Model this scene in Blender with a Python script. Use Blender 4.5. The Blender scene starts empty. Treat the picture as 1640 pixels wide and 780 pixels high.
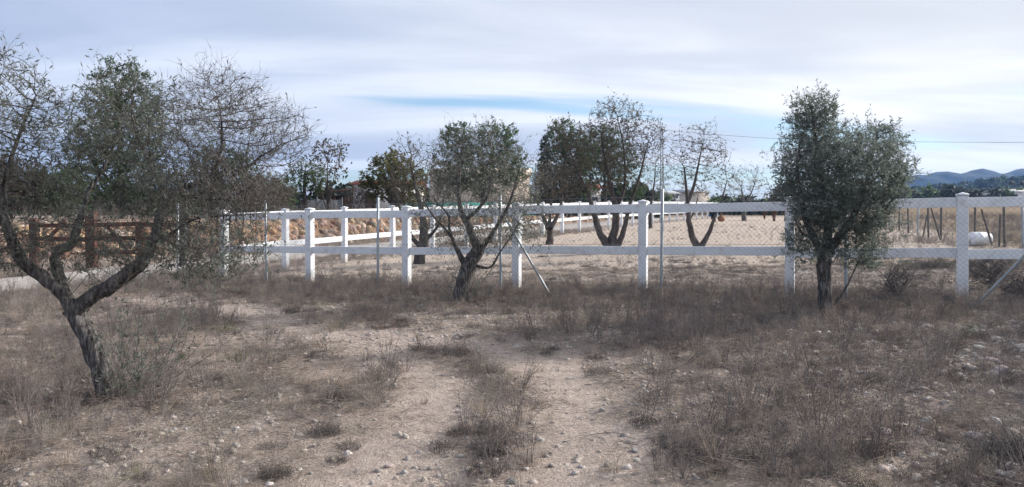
import bpy, bmesh, math, random
import numpy as np
from mathutils import Vector, Matrix

# ------------------------------------------------------------------ camera, sky, sun, exposure
SC = bpy.context.scene
COL = SC.collection
F, CX, HZ, EYE = 1200.0, 820.0, 343.0, 1.6          # focal length in photo pixels, centre column, horizon row, eye height
cam_d = bpy.data.cameras.new('camera')
cam = bpy.data.objects.new('camera', cam_d); COL.objects.link(cam)
cam_d.sensor_width = 36.0
cam_d.lens = 36.0 * F / 1640.0
cam_d.shift_y = -47.0 / 1640.0
cam_d.clip_start = 0.05; cam_d.clip_end = 12000
cam.location = (0, 0, EYE); cam.rotation_euler = (math.radians(90), 0, 0)
SC.camera = cam

SUN_DIR = Vector((0.93, 0.37, 0)).normalized()       # where the sun stands, on the map
SUN_EL = math.radians(27)
sun_vec = Vector((SUN_DIR.x * math.cos(SUN_EL), SUN_DIR.y * math.cos(SUN_EL), math.sin(SUN_EL)))

world = bpy.data.worlds.new('World'); SC.world = world; world.use_nodes = True
nt = world.node_tree; nt.nodes.clear()
def N(t, **kw):
    n = nt.nodes.new(t)
    for k, v in kw.items(): setattr(n, k, v)
    return n
L = lambda a, b: nt.links.new(a, b)
def mth(op, a, b=None, c=None, clamp=False):
    n = N('ShaderNodeMath', operation=op, use_clamp=clamp)
    for i, v in enumerate((a, b, c)):
        if v is None: continue
        if isinstance(v, (int, float)): n.inputs[i].default_value = v
        else: L(v, n.inputs[i])
    return n.outputs[0]
def ramp01(x, lo, hi):
    n = N('ShaderNodeMapRange', interpolation_type='SMOOTHSTEP')
    L(x, n.inputs[0]); n.inputs[1].default_value = lo; n.inputs[2].default_value = hi
    return n.outputs[0]
sky = N('ShaderNodeTexSky', sky_type='NISHITA', sun_disc=False)
sky.sun_elevation = SUN_EL; sky.sun_rotation = math.atan2(SUN_DIR.x, SUN_DIR.y)
sky.air_density = 1.1; sky.dust_density = 0.3; sky.ozone_density = 4.0
tc = N('ShaderNodeTexCoord'); sep = N('ShaderNodeSeparateXYZ'); L(tc.outputs['Generated'], sep.inputs[0])
den = mth('ADD', mth('MAXIMUM', sep.outputs[2], 0.0), 0.10)
px_ = mth('DIVIDE', sep.outputs[0], den); py_ = mth('DIVIDE', sep.outputs[1], den)
comb = N('ShaderNodeCombineXYZ'); L(px_, comb.inputs[0]); L(py_, comb.inputs[1])
def cnoise(scale, rot, sx, sy, off, detail=6, rough=0.55, dist=0.0):
    m = N('ShaderNodeMapping'); L(comb.outputs[0], m.inputs[0])
    m.inputs['Location'].default_value = off; m.inputs['Rotation'].default_value = (0, 0, rot); m.inputs['Scale'].default_value = (sx, sy, 1)
    n = N('ShaderNodeTexNoise'); L(m.outputs[0], n.inputs['Vector'])
    n.inputs['Scale'].default_value = scale; n.inputs['Detail'].default_value = detail
    n.inputs['Roughness'].default_value = rough; n.inputs['Distortion'].default_value = dist
    return n.outputs[0]
n_cov = cnoise(0.50, math.radians(-12), 0.34, 1.0, (3.1, 0.62, 0), 6, 0.52, 0.5)      # veil coverage, drawn out into streaks
n_br = cnoise(0.75, math.radians(-22), 0.36, 1.1, (7.3, 2.2, 0), 6, 0.52, 0.5)      # thick and thin parts of the veil
def rift(x0, y0, wx, wy, amt):                                                       # a thin place in the veil
    a = mth('POWER', mth('MULTIPLY', mth('SUBTRACT', px_, x0), 1 / wx), 2.0); b = mth('POWER', mth('MULTIPLY', mth('SUBTRACT', py_, y0), 1 / wy), 2.0)
    return mth('MULTIPLY', mth('EXPONENT', mth('MULTIPLY', mth('ADD', a, b), -1.0)), amt)
cover = ramp01(mth('SUBTRACT', n_cov, mth('ADD', rift(-0.2, 4.0, 0.8, 0.16, 0.095), rift(2.6, 3.5, 0.9, 0.16, 0.085))), 0.32, 0.46)
sunn = N('ShaderNodeVectorMath', operation='DOT_PRODUCT'); L(tc.outputs['Generated'], sunn.inputs[0]); sunn.inputs[1].default_value = sun_vec
near = mth('POWER', mth('MAXIMUM', mth('MULTIPLY_ADD', sunn.outputs['Value'], 0.5, 0.5), 0.0), 2.3)   # veil glows around the sun
low = mth('POWER', mth('SUBTRACT', 1.0, mth('MAXIMUM', sep.outputs[2], 0.0), clamp=True), 7.0)
bri = ramp01(n_br, 0.34, 0.64)
cm = N('ShaderNodeMix', data_type='RGBA'); L(mth('ADD', mth('MULTIPLY', near, 0.95), mth('MULTIPLY', mth('SUBTRACT', bri, 0.5), 0.30), clamp=True), cm.inputs[0])
cm.inputs[6].default_value = (0.485, 0.57, 0.765, 1); cm.inputs[7].default_value = (1.0, 0.975, 0.905, 1)
bg1 = N('ShaderNodeBackground'); L(sky.outputs[0], bg1.inputs[0]); bg1.inputs[1].default_value = 0.10
bg2 = N('ShaderNodeBackground'); L(cm.outputs[2], bg2.inputs[0])
L(mth('ADD', 0.655, mth('MULTIPLY', bri, 0.18)), bg2.inputs[1])
mixs = N('ShaderNodeMixShader'); L(mth('MULTIPLY', cover, 0.97), mixs.inputs[0]); L(bg1.outputs[0], mixs.inputs[1]); L(bg2.outputs[0], mixs.inputs[2])
wout = N('ShaderNodeOutputWorld'); L(mixs.outputs[0], wout.inputs[0])

sun_d = bpy.data.lights.new('sun', 'SUN'); sun_d.energy = 4.0; sun_d.angle = math.radians(2.0); sun_d.color = (1.0, 0.94, 0.86)
sun = bpy.data.objects.new('sun', sun_d); COL.objects.link(sun)
sun.rotation_euler = (-sun_vec).to_track_quat('-Z', 'Y').to_euler(); sun.location = (20, 8, 20)

SC.view_settings.view_transform = 'Standard'; SC.view_settings.look = 'None'
SC.view_settings.exposure = 0.68; SC.view_settings.gamma = 1.0; SC.view_settings.use_curve_mapping = False
SC.render.engine = 'CYCLES'
SC.cycles.max_bounces = 4; SC.cycles.diffuse_bounces = 2; SC.cycles.transparent_max_bounces = 8; SC.cycles.volume_bounces = 0

# ------------------------------------------------------------------ helpers
rng = np.random.default_rng(11)
random.seed(5)

def tag(o, label=None, cat=None, group=None, kind=None):
    if label: o['label'] = label
    if cat: o['category'] = cat
    if group: o['group'] = group
    if kind: o['kind'] = kind
    return o
def link(name, me, mat=None, parent=None, loc=None):
    o = bpy.data.objects.new(name, me); COL.objects.link(o)
    if mat is not None and len(me.materials) == 0: me.materials.append(mat)
    if parent is not None: o.parent = parent
    if loc is not None: o.location = loc
    return o
def empty(name, loc, label=None, cat=None, group=None, rz=0):
    o = bpy.data.objects.new(name, None); COL.objects.link(o); o.location = loc; o.rotation_euler = (0, 0, rz)
    o.empty_display_size = 0.2
    return tag(o, label, cat, group)
def mesh_np(name, V, Fs, smooth=False, attrs=None):
    """V (n,3); Fs a list of (m,k) index arrays; attrs {name: per-vertex float array}"""
    me = bpy.data.meshes.new(name)
    V = np.asarray(V, np.float32); me.vertices.add(len(V)); me.vertices.foreach_set('co', V.ravel())
    Fs = [np.asarray(f, np.int32) for f in Fs if len(f)]
    nl = sum(f.size for f in Fs); npol = sum(len(f) for f in Fs)
    me.loops.add(nl); me.polygons.add(npol)
    me.loops.foreach_set('vertex_index', np.concatenate([f.ravel() for f in Fs]))
    tot = np.concatenate([np.full(len(f), f.shape[1], np.int32) for f in Fs])
    st = np.zeros(npol, np.int32); st[1:] = np.cumsum(tot)[:-1]
    me.polygons.foreach_set('loop_start', st); me.polygons.foreach_set('loop_total', tot)
    if smooth: me.polygons.foreach_set('use_smooth', np.ones(npol, bool))
    for k, a in (attrs or {}).items():
        at_ = me.attributes.new(k, 'FLOAT', 'POINT'); at_.data.foreach_set('value', np.asarray(a, np.float32))
    me.update(calc_edges=True)
    return me
def unit(v):
    return v / np.maximum(np.linalg.norm(v, axis=-1, keepdims=True), 1e-9)
def tubes(A, B, ra, rb, k):
    """n separate tapered k-sided sticks -> V, quads"""
    A = np.asarray(A, float); B = np.asarray(B, float); n = len(A)
    d = unit(B - A)
    up = np.where(np.abs(d[:, 2:3]) > 0.9, np.array([[1.0, 0, 0]]), np.array([[0, 0, 1.0]]))
    u = unit(np.cross(d, up)); v = np.cross(d, u)
    a = np.arange(k) * 2 * np.pi / k
    ring = u[:, None, :] * np.cos(a)[None, :, None] + v[:, None, :] * np.sin(a)[None, :, None]
    V = np.concatenate([A[:, None] + ring * np.asarray(ra, float).reshape(-1, 1, 1), B[:, None] + ring * np.asarray(rb, float).reshape(-1, 1, 1)], 1)
    i = np.arange(k); j = (i + 1) % k
    q = np.stack([i, j, j + k, i + k], 1)
    Q = (q[None] + (np.arange(n) * 2 * k)[:, None, None]).reshape(-1, 4)
    return V.reshape(-1, 3), Q
def sweep(P, R, k=10, bump=0.0, cap=True):
    """one smooth tube along points P with radii R"""
    P = np.asarray(P, float); R = np.asarray(R, float); n = len(P)
    T = np.gradient(P, axis=0); T = unit(T)
    u = unit(np.cross(T[0], [0.3, 0.9, 0.1])); V = []
    a = np.arange(k) * 2 * np.pi / k
    for i in range(n):
        u = unit(u - T[i] * np.dot(u, T[i])); w = np.cross(T[i], u)
        r = R[i] * (1 + bump * (0.6 * np.sin(3 * a + i * 0.55) + 0.5 * np.sin(5 * a - i * 0.9 + 1) + rng.normal(0, 0.35, k)))
        V.append(P[i] + (u[None] * np.cos(a)[:, None] + w[None] * np.sin(a)[:, None]) * r[:, None])
    V = np.concatenate(V); i = np.arange(k); j = (i + 1) % k
    Q = np.concatenate([np.stack([i + s * k, j + s * k, j + (s + 1) * k, i + (s + 1) * k], 1) for s in range(n - 1)])
    return V, Q
def resample(P, R, step):
    P = np.asarray(P, float); R = np.asarray(R, float)
    # Catmull-Rom smoothing then even steps
    m = 8; Q = []; q = []
    for i in range(len(P) - 1):
        p0 = P[max(i - 1, 0)]; p1 = P[i]; p2 = P[i + 1]; p3 = P[min(i + 2, len(P) - 1)]
        for t in np.arange(m) / m:
            Q.append(0.5 * (2 * p1 + (p2 - p0) * t + (2 * p0 - 5 * p1 + 4 * p2 - p3) * t * t + (3 * p1 - p0 - 3 * p2 + p3) * t ** 3)); q.append(R[i] * (1 - t) + R[i + 1] * t)
    Q.append(P[-1]); q.append(R[-1]); Q = np.array(Q); q = np.array(q)
    s = np.concatenate([[0], np.cumsum(np.linalg.norm(np.diff(Q, axis=0), axis=1))])
    n = max(2, int(s[-1] / step) + 1); t = np.linspace(0, s[-1], n)
    return np.stack([np.interp(t, s, Q[:, c]) for c in range(3)], 1), np.interp(t, s, q)
class Bag:
    """collects shapes for one mesh"""
    def __init__(s): s.V = []; s.F = []; s.n = 0
    def add(s, V, *Fs):
        for f in Fs:
            if len(f): s.F.append(np.asarray(f) + s.n)
        s.V.append(V); s.n += len(V)
    def mesh(s, name, smooth=False, attrs=None): return mesh_np(name, np.concatenate(s.V), s.F, smooth, attrs)

def _h(ix, iy, s):
    n = (ix * 374761393 + iy * 668265263 + s * 1274126177) & 0x7fffffff
    n = ((n ^ (n >> 13)) * 1274126177) & 0x7fffffff
    return ((n ^ (n >> 16)) & 0xffff) / 65535.0
def vnoise(x, y, s=0):
    x = np.asarray(x, float); y = np.asarray(y, float)
    ix = np.floor(x).astype(np.int64); iy = np.floor(y).astype(np.int64); fx = x - ix; fy = y - iy
    fx = fx * fx * (3 - 2 * fx); fy = fy * fy * (3 - 2 * fy)
    return (_h(ix, iy, s) * (1 - fx) + _h(ix + 1, iy, s) * fx) * (1 - fy) + (_h(ix, iy + 1, s) * (1 - fx) + _h(ix + 1, iy + 1, s) * fx) * fy
def fbm(x, y, s=0, o=4):
    t = 0; a = 0.5; w = 0
    for i in range(o): t = t + a * vnoise(x * 2 ** i + i * 7.3, y * 2 ** i - i * 3.1, s + i); w += a; a *= 0.5
    return t / w
def sstep(x, a, b):
    t = np.clip((np.asarray(x, float) - a) / (b - a), 0, 1); return t * t * (3 - 2 * t)

# ------------------------------------------------------------------ terrain
SF0 = np.array([-4.7, 21.0]); SFD = np.array([0.433, 0.9015]); SFD = SFD / np.linalg.norm(SFD); SFN = np.array([-SFD[1], SFD[0]])   # side fence line
def along(x, y): return (x - SF0[0]) * SFD[0] + (y - SF0[1]) * SFD[1]
def offs(x, y): return (x - SF0[0]) * SFN[0] + (y - SF0[1]) * SFN[1]
def base_z(x, y):
    ye = np.where(y < 0, 0, y); ye = 62 * np.tanh(ye / 62 * 1.0)
    return 0.0178 * ye + 0.318 * np.tanh(x / 12.0)
def bank_mask(x, y):
    t = along(x, y); o = offs(x, y) + 0.5 * (fbm(x * 0.5, y * 0.5, 31, 3) - 0.5)
    b = 6.9 + 4.2 * (1 - sstep(t, -9, 3))
    return sstep(o, b, b + 2.0), o, t
def ground_z(x, y, fine=True):
    x = np.asarray(x, float); y = np.asarray(y, float)
    z = base_z(x, y)
    m, o, t = bank_mask(x, y)
    z = z * (1 - m) + m * np.maximum(z, 1.40 + 0.3 * (fbm(x * 0.4, y * 0.4, 5, 3) - 0.5)) + 0.5 * m * (1 - m) * (fbm(x * 1.6, y * 1.6, 15, 3) - 0.5) * 4
    z = z + 0.46 * np.exp(-((x - 6.0) / 1.4) ** 2 - ((y - 6.7) / 1.3) ** 2) + 0.10 * np.exp(-((x - 4.0) / 0.9) ** 2 - ((y - 5.2) / 0.7) ** 2)
    z = z + 0.26 * np.exp(-((x - 10.6) / 1.7) ** 2 - ((y - 19.8) / 1.0) ** 2)                      # heap of soil in the paddock
    z = z + 0.16 * np.exp(-((x - 8.6) / 1.3) ** 2 - ((y - 13.6) / 1.0) ** 2)
    z = z + 3.4 * sstep(y, 34, 170) * sstep(x / np.maximum(y, 1.0), 0.36, 0.50)                    # brown field climbing towards the hill
    if fine:
        near = np.exp(-np.maximum(y - 10, 0) / 30.0)
        rough = 1 - 0.6 * path_mask(x, y)
        z = z + near * rough * (0.11 * (fbm(x * 0.8, y * 0.8, 3, 3) - 0.5) + 0.055 * (fbm(x * 3.7, y * 3.7, 9, 3) - 0.5) + 0.022 * (fbm(x * 13, y * 13, 17, 2) - 0.5))
        z = z - 0.02 * path_mask(x, y) * near + 0.05 * (fbm(x * 1.9, y * 1.9, 23, 3) - 0.5) * sstep(beyond(x, y), 0.5, 2.0) * (1 - sstep(y, 40, 60))
    return z
def hit(px, py, fine=False):
    """where the photo's ray through a pixel meets the flat terrain"""
    Y = 6.0
    for _ in range(40):
        X = (px - CX) * Y / F; z = float(base_z(np.array(X), np.array(Y)))
        Y = 0.5 * Y + 0.5 * (EYE - z) * F / max(py - HZ, 2)
    return (px - CX) * Y / F, Y
def at(px, py, Y): return np.array([(px - CX) * Y / F, Y, EYE + (HZ - py) * Y / F])
PATHS = []
for pts, w in (([(600, 860), (620, 780), (650, 720), (708, 660), (715, 615), (660, 577), (580, 552), (470, 522), (380, 497), (290, 486), (190, 480)], 0.30),
               ([(965, 860), (950, 780), (945, 710), (920, 650), (885, 605), (840, 572), (760, 550), (660, 542), (560, 532)], 0.34)):
    PATHS.append((np.array([hit(*p) for p in pts]), w))
STRIP = np.array([hit(*p) for p in ((775, 860), (785, 780), (800, 720), (812, 665), (795, 620), (745, 580), (680, 562))])
def strip_mask(x, y):
    d = np.full(np.shape(x), 99.0)
    for a, b in zip(STRIP[:-1], STRIP[1:]):
        ab = b - a; t = np.clip(((x - a[0]) * ab[0] + (y - a[1]) * ab[1]) / (ab @ ab), 0, 1); d = np.minimum(d, np.hypot(x - a[0] - ab[0] * t, y - a[1] - ab[1] * t))
    return 1 - sstep(d + 0.3 * (fbm(x * 2, y * 2, 47, 2) - 0.5), 0.10, 0.36)
def path_mask(x, y):
    out = np.zeros(np.broadcast(x, y).shape)
    sel = (y < 18) & (np.abs(x) < 12)
    if not np.any(sel): return out
    xs = np.broadcast_to(x, out.shape)[sel]; ys = np.broadcast_to(y, out.shape)[sel]; best = np.zeros(xs.shape)
    wob = 0.55 * (fbm(xs * 1.6, ys * 1.6, 41, 3) - 0.5)
    for P, w in PATHS:
        d = np.full(xs.shape, 99.0)
        for a, b in zip(P[:-1], P[1:]):
            ab = b - a; t = np.clip(((xs - a[0]) * ab[0] + (ys - a[1]) * ab[1]) / (ab @ ab), 0, 1)
            d = np.minimum(d, np.hypot(xs - a[0] - ab[0] * t, ys - a[1] - ab[1] * t))
        best = np.maximum(best, 1 - sstep(d + wob, w * 0.55, w * 1.7))
    out[sel] = best
    return out
def track_mask(x, y):
    o = offs(x, y) + 0.5 * (fbm(x * 0.7, y * 0.7, 77, 2) - 0.5); t = along(x, y)
    return sstep(o, 1.9, 2.5) * (1 - sstep(o, 4.9, 5.5)) * (1 - sstep(t, 60, 70))
FF0 = np.array([-6.38, 16.62]); FF1 = np.array([6.55, 10.9]); FFD = (FF1 - FF0) / np.linalg.norm(FF1 - FF0); FFN = np.array([-FFD[1], FFD[0]])   # front fence line
def beyond(x, y): return (x - FF0[0]) * FFN[0] + (y - FF0[1]) * FFN[1]        # metres past the front fence

# ------------------------------------------------------------------ materials
def material(name, rough=0.85, spec=0.2):
    m = bpy.data.materials.new(name); m.use_nodes = True
    b = m.node_tree.nodes['Principled BSDF']; b.inputs['Roughness'].default_value = rough; b.inputs['Specular IOR Level'].default_value = spec
    return m, m.node_tree, b
def nd(t, ty, **kw):
    n = t.nodes.new(ty)
    for k, v in kw.items(): setattr(n, k, v)
    return n
def noise_fac(t, scale, detail=5, rough=0.6, coord='Object', sc=(1, 1, 1)):
    c = nd(t, 'ShaderNodeTexCoord'); mp = nd(t, 'ShaderNodeMapping'); t.links.new(c.outputs[coord], mp.inputs[0]); mp.inputs['Scale'].default_value = sc
    n = nd(t, 'ShaderNodeTexNoise'); t.links.new(mp.outputs[0], n.inputs['Vector'])
    n.inputs['Scale'].default_value = scale; n.inputs['Detail'].default_value = detail; n.inputs['Roughness'].default_value = rough
    return n.outputs[0]
def ramp(t, fac, stops):
    r = nd(t, 'ShaderNodeValToRGB'); t.links.new(fac, r.inputs[0]); e = r.color_ramp.elements
    while len(e) < len(stops): e.new(0.5)
    for i, (p, c) in enumerate(stops): e[i].position = p; e[i].color = (*c, 1)
    return r.outputs[0]
def mixc(t, fac, a, b, mode='MIX'):
    m = nd(t, 'ShaderNodeMix', data_type='RGBA', blend_type=mode)
    for i, v in ((0, fac), (6, a), (7, b)):
        if isinstance(v, (int, float)): m.inputs[i].default_value = v
        elif isinstance(v, tuple): m.inputs[i].default_value = (*v, 1)
        else: t.links.new(v, m.inputs[i])
    return m.outputs[2]
def bump(t, b, h, dist, strength=1.0):
    n = nd(t, 'ShaderNodeBump'); n.inputs['Distance'].default_value = dist; n.inputs['Strength'].default_value = strength
    t.links.new(h, n.inputs['Height']); t.links.new(n.outputs[0], b.inputs['Normal'])
def simple(name, stops, scale=6.0, rough=0.85, bd=0.0, coord='Object', sc=(1, 1, 1), rnd=0.0, spec=0.2, metal=0.0):
    m, t, b = material(name, rough, spec)
    f = noise_fac(t, scale, coord=coord, sc=sc); c = ramp(t, f, stops)
    if rnd:
        oi = nd(t, 'ShaderNodeObjectInfo'); mr = nd(t, 'ShaderNodeMapRange'); t.links.new(oi.outputs['Random'], mr.inputs[0]); mr.inputs[3].default_value = 1 - rnd; mr.inputs[4].default_value = 1 + rnd
        hs = nd(t, 'ShaderNodeHueSaturation'); t.links.new(mr.outputs[0], hs.inputs['Value']); t.links.new(c, hs.inputs['Color'])
        wn = nd(t, 'ShaderNodeTexWhiteNoise', noise_dimensions='1D'); t.links.new(oi.outputs['Random'], wn.inputs['W'])
        for sock, lo_, hi_, ch in (('Hue', 0.475, 0.53, 0), ('Saturation', 0.6, 1.4, 1)):
            sp3 = nd(t, 'ShaderNodeSeparateColor'); t.links.new(wn.outputs['Color'], sp3.inputs[0]); m2 = nd(t, 'ShaderNodeMapRange'); t.links.new(sp3.outputs[ch], m2.inputs[0]); m2.inputs[3].default_value = lo_; m2.inputs[4].default_value = hi_; t.links.new(m2.outputs[0], hs.inputs[sock]); c = hs.outputs[0]
    t.links.new(c, b.inputs['Base Color']); b.inputs['Metallic'].default_value = metal
    if bd: bump(t, b, f, bd)
    return m
def leafmat(name, stops, transl=0.45, rough=0.6):
    """leaf colour from the per-leaf tint attribute"""
    m, t, b = material(name, rough, 0.3)
    a = nd(t, 'ShaderNodeAttribute', attribute_name='tint'); c = ramp(t, a.outputs['Fac'], stops)
    t.links.new(c, b.inputs['Base Color'])
    tr = nd(t, 'ShaderNodeBsdfTranslucent'); t.links.new(c, tr.inputs[0])
    mx = nd(t, 'ShaderNodeMixShader'); mx.inputs[0].default_value = transl
    t.links.new(b.outputs[0], mx.inputs[1]); t.links.new(tr.outputs[0], mx.inputs[2]); t.links.new(mx.outputs[0], t.nodes['Material Output'].inputs[0])
    return m
M = {}
M['bark'] = simple('bark', [(0.30, (0.020, 0.018, 0.018)), (0.47, (0.085, 0.078, 0.076)), (0.66, (0.24, 0.23, 0.222))], 38, 0.95, 0.04, sc=(1, 1, 0.22))
M['barkdark'] = simple('bark_dark', [(0.30, (0.030, 0.026, 0.025)), (0.55, (0.080, 0.070, 0.066)), (0.75, (0.15, 0.135, 0.128))], 9, 0.95, 0.02, sc=(1, 1, 0.35))
M['twig'] = simple('twig', [(0.3, (0.075, 0.066, 0.064)), (0.7, (0.18, 0.160, 0.152))], 3, 0.9)
M['twigpale'] = simple('twig_pale', [(0.3, (0.13, 0.115, 0.105)), (0.7, (0.27, 0.245, 0.225))], 3, 0.9)
M['olive'] = leafmat('olive_leaf', [(0.0, (0.058, 0.070, 0.052)), (0.5, (0.150, 0.172, 0.138)), (1.0, (0.34, 0.375, 0.34))])
M['olivedark'] = leafmat('olive_leaf_dense', [(0.0, (0.060, 0.080, 0.064)), (0.5, (0.165, 0.200, 0.172)), (1.0, (0.34, 0.385, 0.355))])
M['almond'] = leafmat('dry_leaf', [(0.0, (0.045, 0.043, 0.032)), (0.6, (0.095, 0.085, 0.062)), (1.0, (0.17, 0.14, 0.10))])
M['pine'] = leafmat('evergreen_leaf', [(0.0, (0.024, 0.046, 0.020)), (0.5, (0.072, 0.120, 0.050)), (1.0, (0.17, 0.235, 0.10))])
M['cypress'] = leafmat('cypress_leaf', [(0.0, (0.010, 0.016, 0.012)), (0.6, (0.026, 0.036, 0.024)), (1.0, (0.055, 0.066, 0.042))], 0.1)
M['carob'] = leafmat('carob_leaf', [(0.0, (0.024, 0.038, 0.020)), (0.55, (0.065, 0.085, 0.038)), (1.0, (0.20, 0.17, 0.05))])
M['pepper'] = leafmat('pepper_leaf', [(0.0, (0.030, 0.050, 0.024)), (0.6, (0.075, 0.110, 0.048)), (1.0, (0.16, 0.19, 0.09))])
M['bushleaf'] = leafmat('dry_bush_leaf', [(0.0, (0.055, 0.045, 0.038)), (0.6, (0.115, 0.098, 0.080)), (1.0, (0.20, 0.17, 0.13))])
M['white'] = simple('white_plastic', [(0.30, (0.68, 0.72, 0.77)), (0.55, (0.76, 0.79, 0.83)), (0.8, (0.80, 0.82, 0.85))], 2.5, 0.45, 0.0, spec=0.4)
M['galv'] = simple('galvanised_steel', [(0.3, (0.20, 0.23, 0.25)), (0.7, (0.34, 0.37, 0.39))], 14, 0.45, 0.0, spec=0.5, metal=0.5)
M['wire'] = simple('galvanised_wire', [(0.3, (0.17, 0.19, 0.215)), (0.7, (0.25, 0.27, 0.30))], 3, 0.6, metal=0.3)
M['wood'] = simple('brown_timber', [(0.3, (0.050, 0.023, 0.019)), (0.55, (0.10, 0.046, 0.037)), (0.8, (0.16, 0.090, 0.075))], 7, 0.8, 0.006, sc=(1, 1, 1))
M['woodgrey'] = simple('weathered_timber', [(0.3, (0.06, 0.055, 0.05)), (0.7, (0.17, 0.155, 0.145))], 7, 0.9, 0.006)
M['stone'] = simple('pale_stone', [(0.28, (0.26, 0.225, 0.205)), (0.5, (0.44, 0.39, 0.36)), (0.75, (0.62, 0.57, 0.53))], 5, 0.9, 0.02, rnd=0.30)
M['rubble'] = simple('orange_rubble', [(0.28, (0.22, 0.145, 0.10)), (0.5, (0.38, 0.27, 0.205)), (0.75, (0.50, 0.41, 0.34))], 4, 0.95, 0.03, rnd=0.35)
M['forb'] = simple('dry_stalk', [(0.3, (0.115, 0.098, 0.094)), (0.7, (0.255, 0.222, 0.210))], 9, 0.95, rnd=0.35)
M['seed'] = simple('dry_seed_head', [(0.3, (0.085, 0.070, 0.068)), (0.7, (0.17, 0.145, 0.135))], 30, 0.95, rnd=0.3)
M['straw'] = simple('dry_grass', [(0.3, (0.21, 0.176, 0.150)), (0.7, (0.41, 0.355, 0.31))], 9, 0.9, rnd=0.32)
M['mat'] = simple('dark_twiggy_mat', [(0.3, (0.052, 0.046, 0.048)), (0.7, (0.135, 0.120, 0.118))], 9, 0.95, rnd=0.35)
M['litter'] = simple('plant_litter', [(0.3, (0.15, 0.122, 0.108)), (0.7, (0.37, 0.318, 0.28))], 12, 0.95, rnd=0.35)

def add_dirt(m):
    t = m.node_tree; b = t.nodes['Principled BSDF']; src = b.inputs['Base Color'].links[0].from_socket
    c = nd(t, 'ShaderNodeTexCoord'); sp = nd(t, 'ShaderNodeSeparateXYZ'); t.links.new(c.outputs['Object'], sp.inputs[0])
    geo = nd(t, 'ShaderNodeNewGeometry'); n = nd(t, 'ShaderNodeTexNoise'); t.links.new(geo.outputs['Position'], n.inputs['Vector']); n.inputs['Scale'].default_value = 9; n.inputs['Detail'].default_value = 7; n.inputs['Roughness'].default_value = .7
    ad = nd(t, 'ShaderNodeMath', operation='MULTIPLY_ADD'); t.links.new(n.outputs[0], ad.inputs[0]); ad.inputs[1].default_value = 0.55; t.links.new(sp.outputs[2], ad.inputs[2])
    mr = nd(t, 'ShaderNodeMapRange'); t.links.new(ad.outputs[0], mr.inputs[0]); mr.inputs[1].default_value = -0.38; mr.inputs[2].default_value = -0.02; mr.inputs[3].default_value = 0.75; mr.inputs[4].default_value = 0.0
    st = nd(t, 'ShaderNodeMapRange'); t.links.new(n.outputs[0], st.inputs[0]); st.inputs[1].default_value = 0.50; st.inputs[2].default_value = 0.75; st.inputs[3].default_value = 0; st.inputs[4].default_value = 0.5
    mx = nd(t, 'ShaderNodeMath', operation='MAXIMUM'); t.links.new(mr.outputs[0], mx.inputs[0]); t.links.new(st.outputs[0], mx.inputs[1])
    t.links.new(mixc(t, mx.outputs[0], src, (0.36, 0.30, 0.25)), b.inputs['Base Color'])
add_dirt(M['white'])
def ground_material():
    m, t, b = material('ground_soil', 0.97, 0.08)
    A = lambda n: nd(t, 'ShaderNodeAttribute', attribute_name=n).outputs['Fac']
    n1 = noise_fac(t, 1.1, 8, 0.62); n2 = noise_fac(t, 9.0, 6, 0.65); n3 = noise_fac(t, 60.0, 4, 0.65)
    soil = ramp(t, n2, [(0.28, (0.23, 0.180, 0.150)), (0.5, (0.40, 0.325, 0.275)), (0.72, (0.56, 0.47, 0.405))])
    soil = mixc(t, 0.55, soil, ramp(t, n1, [(0.35, (0.24, 0.195, 0.172)), (0.65, (0.48, 0.405, 0.36))]))
    bare = ramp(t, n2, [(0.25, (0.38, 0.308, 0.268)), (0.5, (0.50, 0.415, 0.365)), (0.75, (0.60, 0.515, 0.46))])
    pad = ramp(t, n2, [(0.25, (0.40, 0.325, 0.272)), (0.5, (0.53, 0.445, 0.38)), (0.75, (0.64, 0.56, 0.49))])
    bank = ramp(t, n2, [(0.25, (0.17, 0.105, 0.07)), (0.5, (0.31, 0.205, 0.14)), (0.75, (0.40, 0.30, 0.225))])
    track = ramp(t, n2, [(0.25, (0.38, 0.35, 0.325)), (0.75, (0.54, 0.50, 0.465))])
    field = ramp(t, noise_fac(t, 0.06, 6, 0.6), [(0.35, (0.17, 0.125, 0.085)), (0.65, (0.29, 0.225, 0.16))])
    c = mixc(t, A('bare'), soil, bare); c = mixc(t, A('paddock'), c, pad); c = mixc(t, A('bank'), c, bank); c = mixc(t, A('track'), c, track); c = mixc(t, A('field'), c, field)
    vo = nd(t, 'ShaderNodeTexVoronoi'); cc = nd(t, 'ShaderNodeTexCoord'); t.links.new(cc.outputs['Object'], vo.inputs['Vector']); vo.inputs['Scale'].default_value = 34
    peb = nd(t, 'ShaderNodeMapRange'); t.links.new(vo.outputs['Distance'], peb.inputs[0]); peb.inputs[1].default_value = 0.15; peb.inputs[2].default_value = 0.55; peb.inputs[3].default_value = 1.12; peb.inputs[4].default_value = 0.86
    hs = nd(t, 'ShaderNodeHueSaturation'); t.links.new(c, hs.inputs['Color']); t.links.new(peb.outputs[0], hs.inputs['Value'])
    g = nd(t, 'ShaderNodeMapRange'); t.links.new(n3, g.inputs[0]); g.inputs[3].default_value = 0.62; g.inputs[4].default_value = 1.38
    hs2 = nd(t, 'ShaderNodeHueSaturation'); t.links.new(hs.outputs[0], hs2.inputs['Color']); t.links.new(g.outputs[0], hs2.inputs['Value'])
    t.links.new(hs2.outputs[0], b.inputs['Base Color'])
    ad = nd(t, 'ShaderNodeMath', operation='MULTIPLY_ADD'); t.links.new(n2, ad.inputs[0]); ad.inputs[1].default_value = 2.0; t.links.new(n3, ad.inputs[2])
    bump(t, b, ad.outputs[0], 0.035)
    return m

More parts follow.
